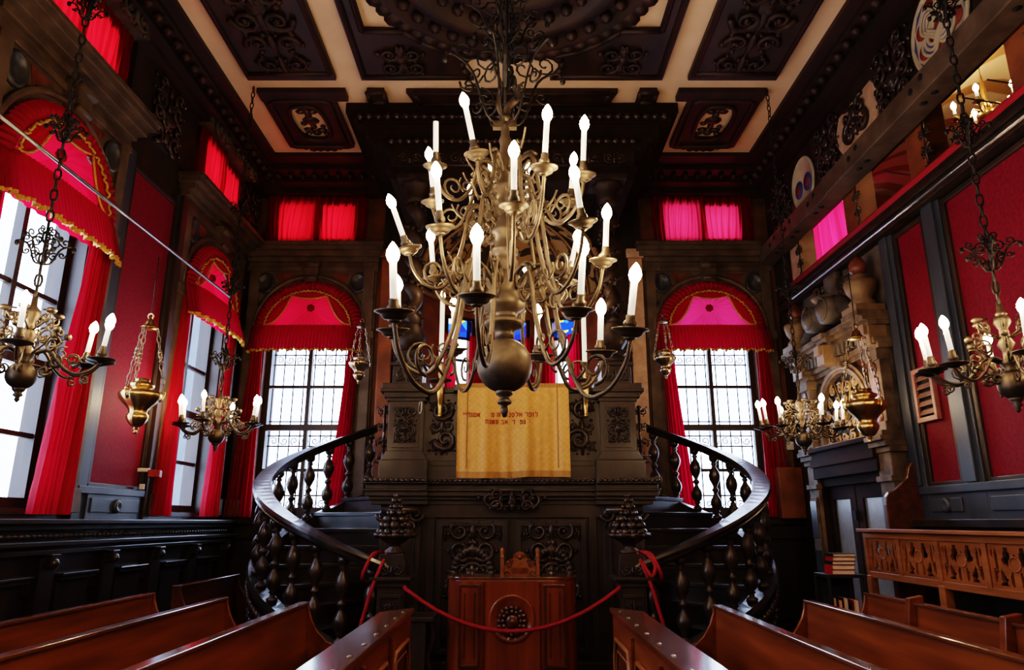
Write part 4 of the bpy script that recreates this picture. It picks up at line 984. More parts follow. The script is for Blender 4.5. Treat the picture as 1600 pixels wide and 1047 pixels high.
mb.blob((CX,CY-.0,zc(186)),.05,.05,.04); mb.build('column',M['bronze'],gc,O)
mb=MB(); z0=zc(186); mb.tube(spl([(CX,CY,z0),(CX+.02,CY,z0+.1),(CX+.09,CY,z0+.18),(CX+.10,CY,z0+.26),(CX+.13,CY,z0+.27)],5),[.03]*10+[.022]*11,6)
mb.tube(spl([(CX,CY,z0),(CX-.05,CY,z0+.1),(CX-.04,CY,z0+.22),(CX-.01,CY,z0+.3)],5),.02,6); mb.box(CX-.09,CX+.085,CY-.025,CY+.025,zc(201),zc(191)); mb.build('hook',M['bronze'],gc,O)
mb=MB(); zi=zc(118)
iron_ornament(mb,(CX,CY,zi),.46,.85,6,.009); mb.build('iron_scrolls',M['iron'],gc,O)
mb=MB(); iron_ornament(mb,(CX,CY,zi+.5),.34,.5,6,.008); mb.build('iron_scrolls',M['iron'],gc,O)
mb=MB(); mb.tube([(CX,CY,z0+.26),(CX,CY,HC-.1)],.022,8); chain(mb,(CX+.03,CY,z0+.26),(CX+.03,CY,HC-.1),.09,.009,.026); mb.build('suspension_rod',M['iron'],gc,O)
LOW,MID,UP=.22,.17,.165
arms=[ # dish u,v,width px ; candle base u,v ; flame u,v ; real width ; hub v ; lit
(745,466,62,745,447,745,373,LOW,452,1),(616,490,63,615,475,614,402,LOW,455,1),(614,518,52,622,490,621,449,LOW,458,1),(900,487,58,907,468,911,392,LOW,452,1),
(985,518,59,985,500,992,433,LOW,455,1),(940,552,50,938,538,939,485,LOW,458,1),(846,557,44,839,545,840,492,LOW,462,1),(710,548,42,710,535,709,480,LOW,462,1),
(688,358,46,687,337,682,270,MID,345,1),(803,325,47,803,305,803,238,MID,342,1),(911,350,46,908,333,898,273,MID,345,1),(640,391,40,632,375,612,318,MID,348,1),
(942,410,44,946,393,948,335,MID,348,1),(740,352,33,738,337,736,298,MID,352,1),(680,437,38,677,420,673,371,MID,352,1),(884,440,38,890,423,902,371,MID,352,1),(822,447,30,822,438,822,420,MID,356,1),(767,441,29,769,434,772,428,MID,356,1),
(745,243,40,740,226,726,160,UP,272,1),(680,262,38,681,245,681,190,UP,275,0),(850,265,44,851,247,855,181,UP,272,1),(912,276,40,911,259,913,196,UP,274,1),
(676,318,36,677,299,671,244,UP,284,1),(890,317,34,892,301,896,251,UP,284,1),(823,327,28,823,314,825,262,UP,286,1),(772,300,27,770,290,768,262,UP,286,1)]
for i,(du,dv,dw,bu,bv,fu,fv,real,hv,lit) in enumerate(arms):
    s=F*real/dw
    D=PS(du,dv,s); B=PS(bu,bv,s); Fl=PS(fu,fv,s)
    hz=zc(hv); hub=V((CX,CY,hz)); rad=V((D.x-CX,D.y-CY,0)); R=rad.length; e=rad/R
    zd=D.z-real*.2; k=real/LOW; dip=.26*R/.85
    def pt(f,z): return (CX+e.x*R*f,CY+e.y*R*f,z)
    mb=MB()
    if hz>zd-.15: P_=[pt(.10,hz),pt(.24,hz+.10*k),pt(.38,hz+.06*k),pt(.48,lerp(hz,zd-dip,.5)),pt(.64,zd-dip*.92),pt(.82,zd-dip*.95),pt(.95,zd-dip*.5),pt(1,zd)]
    else: P_=[pt(.10,hz),pt(.24,hz-.06*k),pt(.42,hz-.03*k),pt(.55,hz+.04),pt(.72,zd-dip*.9),pt(.87,zd-dip*.85),pt(.96,zd-dip*.45),pt(1,zd)]
    sp=spl(P_,7); n=len(sp); mb.tube(sp,[lerp(.018,.0125,j/n)*lerp(.45,1,k) for j in range(n)],8)
    def curl(f,z,r_,tn,a0,dr,w=.011): mb.tube([pt(f+x/R,z+zz) for x,zz in spiral(0,0,r_,tn,a0,dr,18)],[lerp(w,w*.5,q/17) for q in range(18)],6)
    zm=sp[int(n*.55)].z
    curl(.74,zd-dip*.45,.095*k+.01,1.35,-PI/2,1); curl(.34,hz-.07*k,.085*k+.02,1.4,PI/2,1); curl(.30,hz+.02,.10*k+.02,1.2,0.4,1,.012); curl(.55,zm+.12*k,.06,1.2,-1.8,-1,.009)
    mb.tube(spl([pt(.46,hz-.02),pt(.54,hz+.03),pt(.58,hz+.08)],5),.008,5); mb.tube(spl([pt(.6,zm+.05),pt(.66,zm+.10),pt(.64,zm+.15)],5),.008,5)
    arm=mb.build('arm',M['bronze'],gc,O)
    ax=(Fl-B).normalized(); q=ax.to_track_quat('Z','Y').to_matrix().to_4x4()
    tl=V((0,0,1)).lerp(ax,.6).to_track_quat('Z','Y').to_matrix().to_4x4()
    mb=MB(); w=real/2; Mx=T(*D)@tl
    mb.lathe([(w*.12,-w*.48),(w*.28,-w*.42),(w*.34,-w*.36),(w*.30,-w*.33),(w*.50,-w*.29),(w*.63,-w*.19),(w*.68,-w*.06),(w*.76,-w*.01),(w,.01),(w*1.0,.017),(w*.6,.006),(.012,.006)],28,Mx); mb.lathe([(.026,.01),(.022,.03),(.03,.04),(.022,.05)],12,Mx); mb.build('drip_pan',M['bronzedark'] if real==LOW else M['bronze'],arm,O)
    clen=max(.06,(Fl-B).length-.03) if lit else (Fl-B).length
    candle_parts(arm,B,ax,clen,.0205 if real==LOW else .0175,lit,O)
# ============================================================ SMALL CHANDELIERS
def small_chandelier(label,loc,ztop,group):
    t=thing('small_chandelier',label,'chandelier',loc)
    mb=MB(); mb.lathe([(.088*math.sin(PI*i/14),-.088*math.cos(PI*i/14)) for i in range(1,14)],24); mb.build('globe',M['bronzedark'],t)
    mb=MB(); mb.lathe([(.004,-.17),(.016,-.155),(.012,-.14),(.03,-.125),(.02,-.11),(.035,-.095),(.04,-.08)],14); mb.build('finial',M['bronzedark'],t)
    mb=MB(); mb.lathe([(.045,.078),(.03,.10),(.05,.13),(.055,.15),(.03,.17),(.028,.22),(.05,.26),(.03,.30),(.025,.36),(.05,.40),(.045,.43),(.02,.46),(.015,.54)],18); mb.build('column',M['bronze'],t)
    mb=MB()
    for k in range(6):
        a=2*PI*k/6+.3; tp=lambda x,z:(x*math.cos(a),x*math.sin(a),z)
        for cx_,cz,r,tn,a0,dr in ((.13,.24,.06,1.3,0,1),(.11,.38,.055,1.3,2,-1),(.20,.18,.05,1.2,1,1),(.17,.31,.035,1.2,4,-1)): mb.tube([tp(x,z) for x,z in spiral(cx_,cz,r,tn,a0,dr,12)],.007,5)
        mb.blob(tp(.15,.42),.035,.035,.02); mb.blob(tp(.22,.29),.025,.025,.025); mb.tube([tp(.03,.3),tp(.1,.34),tp(.15,.42)],.006,5); mb.tube([tp(.05,.14),tp(.14,.2),tp(.22,.29)],.006,5)
        mb.build('scroll_ornament',M['bronze'],t); mb=MB()
    spec=[(0,.42,0),(25,.36,1),(-14,.44,1),(180,.42,0),(204,.37,1),(166,.44,1),(270,.40,1),(92,.38,1)]
    for a,R,_ in spec:
        a=math.radians(a); pt=lambda f,z:(R*f*math.cos(a),R*f*math.sin(a),z)
        mb=MB(); mb.tube(spl([pt(.1,.15),pt(.3,.17),pt(.48,.08),pt(.66,.03),pt(.86,.05),pt(1,.115)],6),.0105,6)
        for f,z,r,a0,dr in ((.62,.12,.05,-1.5,1),(.4,.10,.045,1.5,-1),(.82,.0,.032,1.2,1),(.28,.04,.04,0,-1)): mb.tube([(( R*f+x)*math.cos(a),(R*f+x)*math.sin(a),z+zz) for x,zz in spiral(0,0,r,1.3,a0,dr,12)],.0065,5)
        arm=mb.build('arm',M['bronze'],t)
        mb=MB(); mb.lathe([(.012,.105),(.04,.115),(.085,.128),(.087,.134),(.01,.13)],18,T(*pt(1,0))); mb.build('drip_pan',M['bronzedark'],arm)
        candle_parts(arm,V(pt(1,.19)),V((.10*math.cos(a),.10*math.sin(a),1)),.17,.0155,True,None)
    mb=MB(); H=ztop-loc[2]; chain(mb,(0,0,.52),(0,0,H),.075,.007,.02); mb.tube([(0,0,.52),(0,0,.95)],.008,5); mb.build('chain',M['iron'],t)
    for z_,R_,h_ in ((.88,.17,.26),(1.75,.13,.2),(2.75,.13,.2)): mb=MB(); iron_ornament(mb,(0,0,z_),R_,h_,5,.006); mb.build('iron_scrolls',M['iron'],t)
    return t
pL=PS(338,682,7.8); pl=PS(33,587,4.45); pR=PS(1256,687,7.8); pr=PS(1584,602,4.35)
s0=small_chandelier('small bronze chandelier with lit candles hanging before the far left wall window',pL,HC-.02,None)
def place(loc,rz,lab):
    r=dup(s0,loc,rz,lab); return r
place(pl,.5,'small bronze chandelier hanging before the bright near window of the left wall')
place(pR,.15,'small bronze chandelier with lit candles hanging in front of the marble portal, beside the corner')
place(pr,2.75,'small bronze chandelier hanging in front of the bare crimson wall panels on the right')
# gallery chandelier
loc=V((5.3,6.95,5.97)); t=thing('gallery_chandelier','tiny brass chandelier with three visible candles under the painted gallery vault','chandelier',loc)
mb=MB(); mb.lathe([(.10*math.sin(PI*i/10),-.08*math.cos(PI*i/10)) for i in range(1,10)],18); mb.lathe([(.03,.07),(.05,.12),(.02,.2),(.03,.3),(.01,.5)],12); mb.tube([(0,0,.4),(0,0,.95)],.006,5); mb.build('column',M['brass'],t)
for k in range(5):
    a=2*PI*k/5+2.6; pt=lambda f,z:(.3*f*math.cos(a),.3*f*math.sin(a),z)
    mb=MB(); mb.tube(spl([pt(.1,.06),pt(.4,.1),pt(.6,-.02),pt(.85,-.03),pt(1,.03)],5),.01,6); mb.lathe([(.01,.03),(.06,.045),(.01,.05)],12,T(*pt(1,0))); ar=mb.build('arm',M['brass'],t); candle_parts(ar,V(pt(1,.08)),V((0,0,1)),.1,.016,True,None)
# ============================================================ TIE RODS AND OIL LAMPS
for sx,lab in ((-1,'left'),(1,'right')):
    y1=8.9 if sx<0 else 8.9
    mb=MB(); mb.tube([(sx*3.22,2.4,4.06),(sx*3.3,7.9,4.14)],.014,8); mb.tube([(sx*3.22,2.4,4.06),(sx*(WX-.02),2.4,4.06)],.014,8)
    tag(mb.build('tie_rod',M['rodmetal']),'thin steel rod running lengthwise between the two small chandelier chains near the %s wall'%lab,'rod')
def oil_lamp(label,loc,zt,sc,m,rz=0.):
    t=thing('oil_lamp',label,'hanging lamp',loc,rz)
    S=Matrix.Scale(sc,4)
    mb=MB(); prof=[(.012,-.22),(.03,-.205),(.02,-.19),(.05,-.175),(.075,-.15),(.098,-.11),(.108,-.08),(.10,-.055),(.085,-.04),(.095,-.005),(.125,.035),(.165,.075),(.195,.115),(.208,.15),(.20,.178),(.165,.195),(.12,.203),(.095,.208),(.09,.215),(.12,.235),(.125,.265),(.09,.28),(.075,.30),(.08,.32),(.06,.325)]
    mb.lathe(prof,60,S,12,.03); mb.build('vessel',m,t)
    mb=MB(); mb.lathe([(.006,-.26),(.02,-.245),(.028,-.235),(.014,-.225),(.02,-.21)],12,S); mb.build('finial',m,t)
    zb=.88
    mb=MB(); mb.lathe([(.09,zb),(.092,zb+.012),(.07,zb+.02),(.05,zb+.05),(.04,zb+.09),(.02,zb+.10),(.02,zb+.115)],18,S); mb.tube([(S@V((.03*math.cos(a),0,zb+.14+.03*math.sin(a)))) for a in [PI/4*k for k in range(8)]],.009*sc,5,None,True); mb.build('bell_canopy',m,t)
    for k in range(3):
        a=2*PI*k/3+.35; c_,s_=math.cos(a),math.sin(a)
        mb=MB(); mb.tube([S@V((x*c_,x*s_,z)) for x,z in ((.15,.18),(.19,.19),(.225,.17),(.215,.12),(.19,.09))],.012*sc,6); mb.blob(S@V((.22*c_,.22*s_,.19)),.02*sc,.02*sc,.02*sc); mb.build('handle',m,t)
        mb=MB(); p0=S@V((.22*c_,.22*s_,.20)); p1=S@V((.085*c_,.085*s_,zb)); chain(mb,p0,p1,.075*sc,.006*sc,.020*sc)
        for f in (.48,.55,.62): mb.lathe([(.006,-.02),(.026,0),(.006,.02)],8,T(*p0.lerp(p1,f))@S)
        mb.build('chain',M['silver'],t)
    mb=MB(); mb.tube([(0,0,sc*(zb+.165)),(0,0,zt-loc[2])],.005,5); mb.build('wire',M['iron'],t)
    return t
a=PS(216,640,6.5); oil_lamp('large brass oil lamp hanging on chains before the crimson panel of the left wall',a,4.1,.88,M['brass'])
a=PS(1355,655,6.6); oil_lamp('large brass oil lamp hanging on chains in front of the marble portal arch',a,4.1,.88,M['brass'],.5)
a=PY(561,580,8.3); oil_lamp('small brass oil lamp hanging on chains beside the left end-wall valance, next to the pulpit',a,HC-.07,.62,M['silver'],.3)
a=PY(1040,572,8.3); oil_lamp('small brass oil lamp hanging on chains beside the right end-wall valance, next to the pulpit',a,HC-.07,.62,M['silver'],.8)
# ============================================================ PEWS
def pew(label,X,y0,y1,s,ledge=True,m='pew',h=1.0,group=None):
    """s=+1: seat towards +x ; back stands at X"""
    t=thing('pew',label,'pew',(X,y1,0),0,group); L=y1-y0
    mb=MB(); 
    def bk(q,z): return (q,z)
    mb.prism([(0,.1),(.035*s,.1),(.035*s,.5),(0.0,h),(-.03*s,h),(-.015*s,.5)],-L,0); mb.build('backrest',M[m],t,None,.003)
    mb=MB(); a,b=sorted((-.055*s,.02*s)); mb.box(a,b,-L,0,h,h+.022); mb.build('top_rail',M['pewtop'],t,None,.006)
    mb=MB(); a,b=sorted((.03*s,.42*s)); mb.box(a,b,-L,-.03,.42,.455); a,b=sorted((.36*s,.385*s)); mb.box(a,b,-L,-.03,0,.42); mb.build('seat',M['pewdark'],t,None,.004)
    e=[(-.04,0),(.42,0),(.44,.45),(.46,.64),(.44,.70),(.36,.72),(.26,.715),(.17,.745),(.10,.81),(.05,.89),(.025,.96),(.015,h+.02),(-.06,h+.02),(-.04,.5)]
    for yy in (0,-L):
        mb=MB(); mb.prism([(x*s,z) for x,z in e],yy-.03,yy); mb.build('bench_end',M[m],t,None,.004)
    if ledge:
        n=int(L/1.15)
        for k in range(n):
            mb=MB(); a,b=sorted((-.05*s,-.13*s)); mb.box(a,b,-.25-k*1.15-1.06,-.25-k*1.15,h-.035,h-.012); mb.build('book_ledge',M['pewtop'],t,None,.003)
    return t
YN=-.6
pew('long orange-brown pew nearest the aisle on the left, behind the left front desk',-1.53,YN,5.6,1)
pew('long orange-brown pew in the middle of the three left rows',-2.27,YN,5.95,1)
pew('long orange-brown pew closest to the left wall stalls',-3.02,YN,6.3,1,False)
pew('short separate dark pew at the foot of the left staircase by the wall',-3.12,7.0,8.45,1,False,'pewdark')
pew('long orange-brown pew nearest the aisle on the right, behind the right front desk',1.46,YN,5.4,-1)
pew('long orange-brown pew in the middle of the right rows with a bright polished top edge',2.24,YN,5.72,-1)
t=pew('orange-brown pew with seat dividers directly before the pierced book rack',2.98,YN,6.3,-1,False)
for k in range(5):
    y=-.75-k*1.05
    mb=MB(); mb.prism([(-.03,.44),(-.42,.44),(-.40,.70),(-.2,.73),(-.08,.85),(-.05,1.05),(.06,1.07),(.06,.44)],y-.03,y+.03); mb.build('divider',M['pew'],t,None,.006)
def front_desk(label,s,y1):
    X=.725*s; t=thing('front_desk',label,'desk',(X,y1,0)); L=y1-YN
    mb=MB(); 
    pl=[(0,0),(.17*s,-.22),(.17*s,-L),(0,-L)]
    mb.slab(pl,0,.965); mb.build('body',M['pew'],t,None,.004)
    mb=MB(); mb.slab([(-.02*s,.02),(.185*s,-.22),(.185*s,-L),(-.02*s,-L)],.965,1.0); tp=mb.build('desk_top',M['pewtop'],t,None,.005)
    for k in range(9): mb=MB(); mb.blob((.02*s,-.25-k*.33,1.002),.014,.03,.004); mb.build('brass_fitting',M['silver'],tp)
    k=0; y=-.10
    while y-.72>-L:
        a,b=y-.78,y; xo=-.012*s
        x0,x1=sorted((xo,0.))
        p=MB()
        oct_=[(a+.1,.16),(b-.1,.16),(b-.05,.22),(b-.05,.70),(b-.13,.82),(a+.13,.82),(a+.05,.70),(a+.05,.22)]
        # octagon panel in y,z : rotate prism
        R=RZ(PI/2)
        p.prism([(q,z) for q,z in oct_],0,.006,R if s>0 else R@T(0,0,0)@Matrix.Diagonal((1,-1,1,1)))
        pn=p.build('panel',M['pewdark'],t)
        p=MB(); p.tube([(-.012*s,q,z) for q,z in oct_],.016,6,None,True); p.tube([(-.012*s,lerp(q,(a+b)/2,.22),lerp(z,.5,.2)) for q,z in oct_],.008,5,None,True)
        p.build('molding',M['honey'],pn)
        p=MB(); c=(a+b)/2
        for z,r in ((.58,.035),(.52,.05),(.44,.04),(.37,.03),(.65,.022)): p.blob((-.012*s,c,z),.02,r,r)
        for q in (-1,1): p.tube([(-.018*s,c+q*x,z) for x,z in spiral(.06,.5,.04,1.2,0,1,12)],.008,5)
        p.build('carving',M['pew'],pn)
        p=MB(); x0,x1=sorted((-.022*s,0)); p.box(x0,x1,a-.035,a+.005,.06,.93); p.build('stile',M['pew'],t,None,.004)
        y-=.84; k+=1
    return t
front_desk('panelled wooden front desk with worn glossy top on the left of the aisle',-1,5.4)
front_desk('panelled wooden front desk with glossy blue-lit top on the right of the aisle',1,5.42)
# ---------------------------------------------------------- pierced book rack on the right
X=3.62; t=thing('pierced_book_rack','long honey-coloured book rack with pierced scroll panels standing before the right wall bench','rack',(X,7.5,0)); 
L=7.5; pw=.62
mb=MB(); mb.box(-.03,.03,-L,0,1.44,1.52); mb.box(-.025,.025,-L,0,1.06,1.12); mb.box(-.09,.09,-L,.0,1.50,1.53); mb.build('frame',M['honey'],t,None,.005)
def hole_panel(y1):
    """fretwork: a thin board of strips with openings between scrolls"""
    mb=MB(); a,b=y1-pw+.03,y1-.03; w=b-a; c=(a+b)/2
    n,mz=46,28; z0,z1=1.12,1.44
    def solid(u,v):                      # u in -1..1 , v in 0..1
        u=abs(u)
        if u>.93 or v<.06 or v>.94: return True
        hs=[(.30,.70,.14,.20),(.42,.62,.10,.10),(.72,.62,.06,.26),(.82,.30,.07,.17),(.18,.22,.07,.18),(.48,.22,.12,.09),(.55,.34,.06,.12),(.52,.10,.16,.06),(.0,.72,.06,.06),(.30,.90,.10,.04),(.86,.78,.04,.12)]
        return not any(((u-x)/rx)**2+((v-z)/rz)**2<1 for x,z,rx,rz in hs)
    for i in range(n):
        j=0
        while j<mz:
            u=-1+2*(i+.5)/n
            if solid(u,(j+.5)/mz):
                j0=j
                while j<mz and solid(u,(j+.5)/mz): j+=1
                mb.box(-.01,.01,a+w*i/n,a+w*(i+1)/n,lerp(z0,z1,j0/mz),lerp(z0,z1,j/mz))
            else: j+=1
    mb.tube([(-.012,c+.09*w*math.cos(q)*1.2,1.30+.05*math.sin(q)) for q in [2*PI*k/14 for k in range(14)]],.008,5,None,True)
    mb.build('fretwork_panel',M['honey'],t)
for k in range(8):
    hole_panel(-k*pw-.03)
    mb=MB(); mb.box(-.028,.028,-k*pw-.06,-k*pw,1.10,1.46); mb.build('upright',M['honey'],t,None,.004)
    if k%2==0:
        mb=MB(); mb.prism([(-.05,0),(.05,0),(.035,1.08),(-.035,1.08)],-k*pw-.08,-k*pw+.01); mb.build('post',M['honey'],t,None,.005)
mb=MB(); mb.box(3.72,4.02,0,7.15,.40,.46); mb.box(3.98,4.03,0,7.15,.46,1.4); mb.box(3.72,3.76,0,7.15,0,.4)
tag(mb.build('wall_bench',M['dark'],None,None,.004),'dark wall bench behind the pierced book rack','bench')
t=thing('high_bench_end','tall dark red wooden bench end with stepped curved outline beside the glazed door','bench end',(3.70,7.22,0))
mb=MB(); mb.prism([(.02,0),(.42,0),(.42,2.08),(.38,2.16),(.33,2.18),(.29,2.12),(.26,2.02),(.18,1.95),(.12,1.90),(.06,1.88),(.03,1.84),(.02,1.76)],-.03,.03); mb.build('panel',M['pewdark'],t,None,.008)
# ---------------------------------------------------------- marble portal on the right wall
O=V((WX-.004,8.4,0)); po=thing('marble_portal','ornate pale marble portal with broken scroll pediment and urns on the right wall','portal',O,PI/2)
# local: x along wall (world +Y), y into the room, z up
def pp(mb,name,m,par=None,bevel=0): return mb.build(name,M[m],par or po,None,bevel)
HW=1.06
mb=MB(); mb.box(-HW,HW,0,.10,2.45,3.45); mb.box(-HW,HW,0,.05,3.45,4.62); pp(mb,'back_slab','stonegrey')
for sx in (-1,1):
    c=sx*(HW-.14)
    mb=MB(); mb.box(c-.14,c+.14,0,.24,0,2.3); mb.box(c-.17,c+.17,0,.28,0,.25); mb.box(c-.16,c+.16,0,.27,2.0,2.06); mb.box(c-.1,c+.1,.24,.26,.4,1.9); pl=pp(mb,'pedestal','stonelight',None,.008)
    mb=MB(); mb.box(c-.09,c+.09,.262,.27,1.4,1.85); mb.box(c-.08,c+.08,.262,.27,.5,1.25); pp(mb,'inlay','stonedark',pl)
    mb=MB(); mb.box(c-.13,c+.13,.1,.22,2.52,3.38); mb.box(c-.15,c+.15,.1,.25,3.28,3.4); mb.box(c-.15,c+.15,.1,.25,2.52,2.62); pl=pp(mb,'pilaster','stonelight',None,.008)
    mb=MB(); mb.box(c-.07,c+.07,.22,.228,2.75,3.1); mb.lathe([(.06,0),(.055,.01),(.01,.01)],16,T(c,.22,3.2)@RX(-PI/2)@Matrix.Diagonal((1,1.2,1,1))); mb.lathe([(.07,0),(.065,.01),(.01,.01)],16,T(c,.22,2.68)@RX(-PI/2)); pp(mb,'inlay','redmarble',pl)
mb=MB()
for z0,z1,o in ((2.3,2.36,.20),(2.36,2.42,.24),(2.42,2.47,.28),(2.47,2.52,.26)): mb.box(-HW,HW,0,o,z0,z1); [mb.box(sx*(HW-.14)-.18,sx*(HW-.14)+.18,0,o+.06,z0,z1) for sx in (-1,1)]
pp(mb,'lower_entablature','stonelight',None,.008)
mb=MB(); mb.box(-.82,.82,.22,.30,2.26,2.44); mb.box(-.82,.82,.2,.27,2.12,2.26); mb.box(-.85,.85,.22,.34,2.44,2.49); pp(mb,'wood_lintel','lintel',None,.008)
# arch with fretwork lunette
mb=MB(); A=archpts(.62,2.72,24)
for i in range(24):
    (xa,za),(xb,zb)=A[i],A[i+1]; k=1.2; mb.prism([(xa,za),(xa*k,2.72+(za-2.72)*k),(xb*k,2.72+(zb-2.72)*k),(xb,zb)],.08,.18)
for sx in (-1,1): a,b=sorted((sx*.62,sx*.744)); mb.box(a,b,.08,.18,2.52,2.72)
ar=pp(mb,'arch','stonelight')
mb=MB(); mb.tube([(x,.18,z) for x,z in archpts(.68,2.72)],.022,6); pp(mb,'molding','stoneocher',ar)
mb=MB(); mb.prism([(x,z) for x,z in archpts(.62,2.72)]+[(-.62,2.52),(.62,2.52)],.101,.11); lu=pp(mb,'lunette','black')
mb=MB()
for i in range(6):
    for j in range(5):
        x=-.5+.2*i+.1*(j%2); z=2.58+j*.15
        if x*x+(max(z,2.72)-2.72)**2<.33: mb.tube([(q,.13,w) for q,w in spiral(x,z,.075,1.5,i+j,1 if (i+j)%2 else -1,12)],.016,5)
for a in range(1,8): mb.tube([(.05*math.cos(PI*a/8),.135,2.72+.05*math.sin(PI*a/8)),(.6*math.cos(PI*a/8),.135,2.72+.6*math.sin(PI*a/8))],.012,5)
pp(mb,'fretwork','crowngold',lu)
for sx in (-1,1):
    mb=MB(); mb.lathe([(.12,0),(.115,.02),(.09,.02),(.01,.015)],18,T(sx*.72,.10,3.18)@RX(-PI/2)@Matrix.Diagonal((1,1.5,1,1))); pp(mb,'medallion','stonedark')
    mb=MB(); mb.prism([(sx*.36,3.4),(sx*.55,3.4),(sx*.58,3.25),(sx*.45,3.22)],.1,.115); mb.prism([(sx*.84,3.0),(sx*.84,2.6),(sx*.78,2.6),(sx*.78,2.95)],.1,.115); pp(mb,'inlay','redmarble')
mb=MB()
for z0,z1,o in ((3.4,3.46,.16),(3.46,3.52,.20),(3.66,3.71,.24),(3.71,3.76,.29),(3.76,3.82,.34)): mb.box(-HW-.02,HW+.02,0,o,z0,z1); [mb.box(sx*(HW-.14)-.19,sx*(HW-.14)+.19,0,o+.08,z0,z1) for sx in (-1,1)]; mb.box(-.14,.14,0,o+.06,z0,z1)
mb.box(-HW,HW,0,.15,3.52,3.66)
ec=pp(mb,'cornice','stonelight',None,.008)
mb=MB()
for k in range(19):
    x=-.99+k*.11; mb.box(x-.028,x+.028,.15,.25,3.53,3.66); 
pp(mb,'dentil_row','stonegrey',ec,.004)
for c,o in ((-HW+.14,0),(HW-.14,0),(0,.05)): mb=MB(); mb.box(c-.15+o,c+.15-o,.1,.30+o*1.6,3.44,3.68); mb.box(c-.12+o,c+.12-o,.1,.34+o*1.6,3.56,3.68); pp(mb,'bracket','stoneocher',ec,.008)
# broken scroll pediment
for sx in (-1,1):
    mb=MB(); pts=spl([(sx*.92,.2,3.84),(sx*.66,.2,3.92),(sx*.45,.2,4.05),(sx*.30,.2,4.16)],6); 
    mb.tube(pts,[.10]*len(pts),8,None,False,1.)
    for i,(rr) in enumerate((.17,.12,.07)): mb.lathe([(rr,-.16+i*.0),(rr,.16+i*.03)],20,T(sx*.21,.22,4.08)@RX(-PI/2))
    mb.tube([(x,.39,z) for x,z in spiral(sx*.21,4.08,.16,1.8,PI/2,-sx,22)],.018,5); pp(mb,'pediment_scroll','stonegrey')
    c=sx*(HW-.16)
    mb=MB(); mb.box(c-.17,c+.17,.08,.40,3.82,3.9); mb.lathe([(.12,3.9),(.14,3.95),(.10,4.0),(.15,4.08),(.17,4.16),(.17,4.2),(.11,4.21),(.07,4.24),(.09,4.27),(.05,4.29)],18,T(c,.24,0)); ur=pp(mb,'urn','stoneocher')
    mb=MB(); mb.lathe([(.05,4.28),(.095,4.33),(.10,4.39),(.07,4.46),(.01,4.51)],14,T(c,.24,0),7,.05); pp(mb,'pinecone','redmarble',ur)
mb=MB(); mb.lathe([(.05,4.10),(.04,4.16),(.07,4.2),(.15,4.27),(.16,4.3),(.1,4.31)],16,T(0,.24,0)); pp(mb,'bowl','stoneocher')
mb=MB(); relief(mb,1.5,.7,T(0,.05,3.9)@RZ(0),81,.06,4,False); mb.lathe([(.2,0),(.2,.05),(.15,.06),(.14,.03),(.01,.03)],20,T(-.42,.05,4.2)@RX(-PI/2)); mb.lathe([(.2,0),(.2,.05),(.15,.06),(.14,.03),(.01,.03)],20,T(.42,.05,4.2)@RX(-PI/2)); mb.box(-.16,.16,.05,.14,4.25,4.58); mb.lathe([(.17,0),(.17,.1)],20,T(0,.05,4.56)@RX(-PI/2)); pp(mb,'relief_carving','stonelight')
# door
w=empty('door_1',(WX,8.4,0),PI/2); w['kind']='structure'
mb=MB(); mb.box(-.86,-.74,.02,.2,0,2.12); mb.box(.74,.86,.02,.2,0,2.12); mb.box(-.86,.86,.02,.2,2.02,2.12); mb.build('frame',M['lintel'],w,None,.006)
for sx in (-1,1):
    x0,x1=sorted((sx*.01,sx*.74)); mb=MB()
    mb.box(x0,x0+.15,.10,.15,.05,2.02); mb.box(x1-.15,x1,.10,.15,.05,2.02); mb.box(x0,x1,.10,.15,1.86,2.02); mb.box(x0,x1,.10,.15,.05,.55)
    d_=mb.build('leaf',M['lintel'],w,None,.006)
    mb=MB(); mb.box(x0+.14,x1-.14,.12,.125,.5,1.9); mb.build('frosted_pane',M['frost'],d_)
mb=MB(); mb.box(-.03,.03,.15,.19,1.62,1.72); mb.build('lock',M['black'],w)
# ---------------------------------------------------------- book stand with books
t=thing('book_stand','small black book stand holding prayer books at the end of the pierced rack','stand',(3.05,6.95,0))
mb=MB()
mb.box(-.16,.2,-.16,.16,1.10,1.13); mb.box(-.16,.2,-.16,.16,.60,.63); mb.box(-.16,.2,-.16,.16,.1,.13)
for x in (-.15,.18):
    for y in (-.15,.14): mb.box(x-.012,x+.012,y-.012,y+.012,0,1.12)
mb.box(-.16,.2,.14,.16,.1,1.12); mb.build('shelf_frame',M['bookblack'],t,None,.003)
bk=0
def book(loc,size,cov,label,group=None,rz=0.,stand=False):
    o=thing('book',label,'book',loc,rz,group); a,b,h=size
    if not stand:
        mb=MB(); mb.box(0,a,0,b,0,.004); mb.box(0,a,0,b,h-.004,h); mb.box(0,.004,0,b,0,h); mb.build('cover',M[cov],o)
        mb=MB(); mb.box(.004,a-.006,.005,b-.005,.004,h-.004); mb.build('pages',M['paper'],o)
    else:
        mb=MB(); mb.box(0,.004,0,b,0,h); mb.box(a-.004,a,0,b,0,h); mb.box(0,a,b-.004,b,0,h); mb.build('cover',M[cov],o)
        mb=MB(); mb.box(.004,a-.004,.006,b-.004,.005,h-.006); mb.build('pages',M['paper'],o)
z=1.13
for i,(c,h,lab) in enumerate((('bookred',.042,'lowest red book of the pile on the black stand'),('bookred',.042,'second red book up in the pile on the black stand'),('bookblack',.032,'black book in the middle of the pile on the black stand'),('bookred',.036,'red book next to the top of the pile on the black stand'),('bookblack',.03,'topmost thin book lying on the pile on the black stand'))):
    book((2.93+.006*i,6.79,z),(.215,.15,h),c,lab,'pile of prayer books on the black stand',.02*(i%3)); z+=h+.001
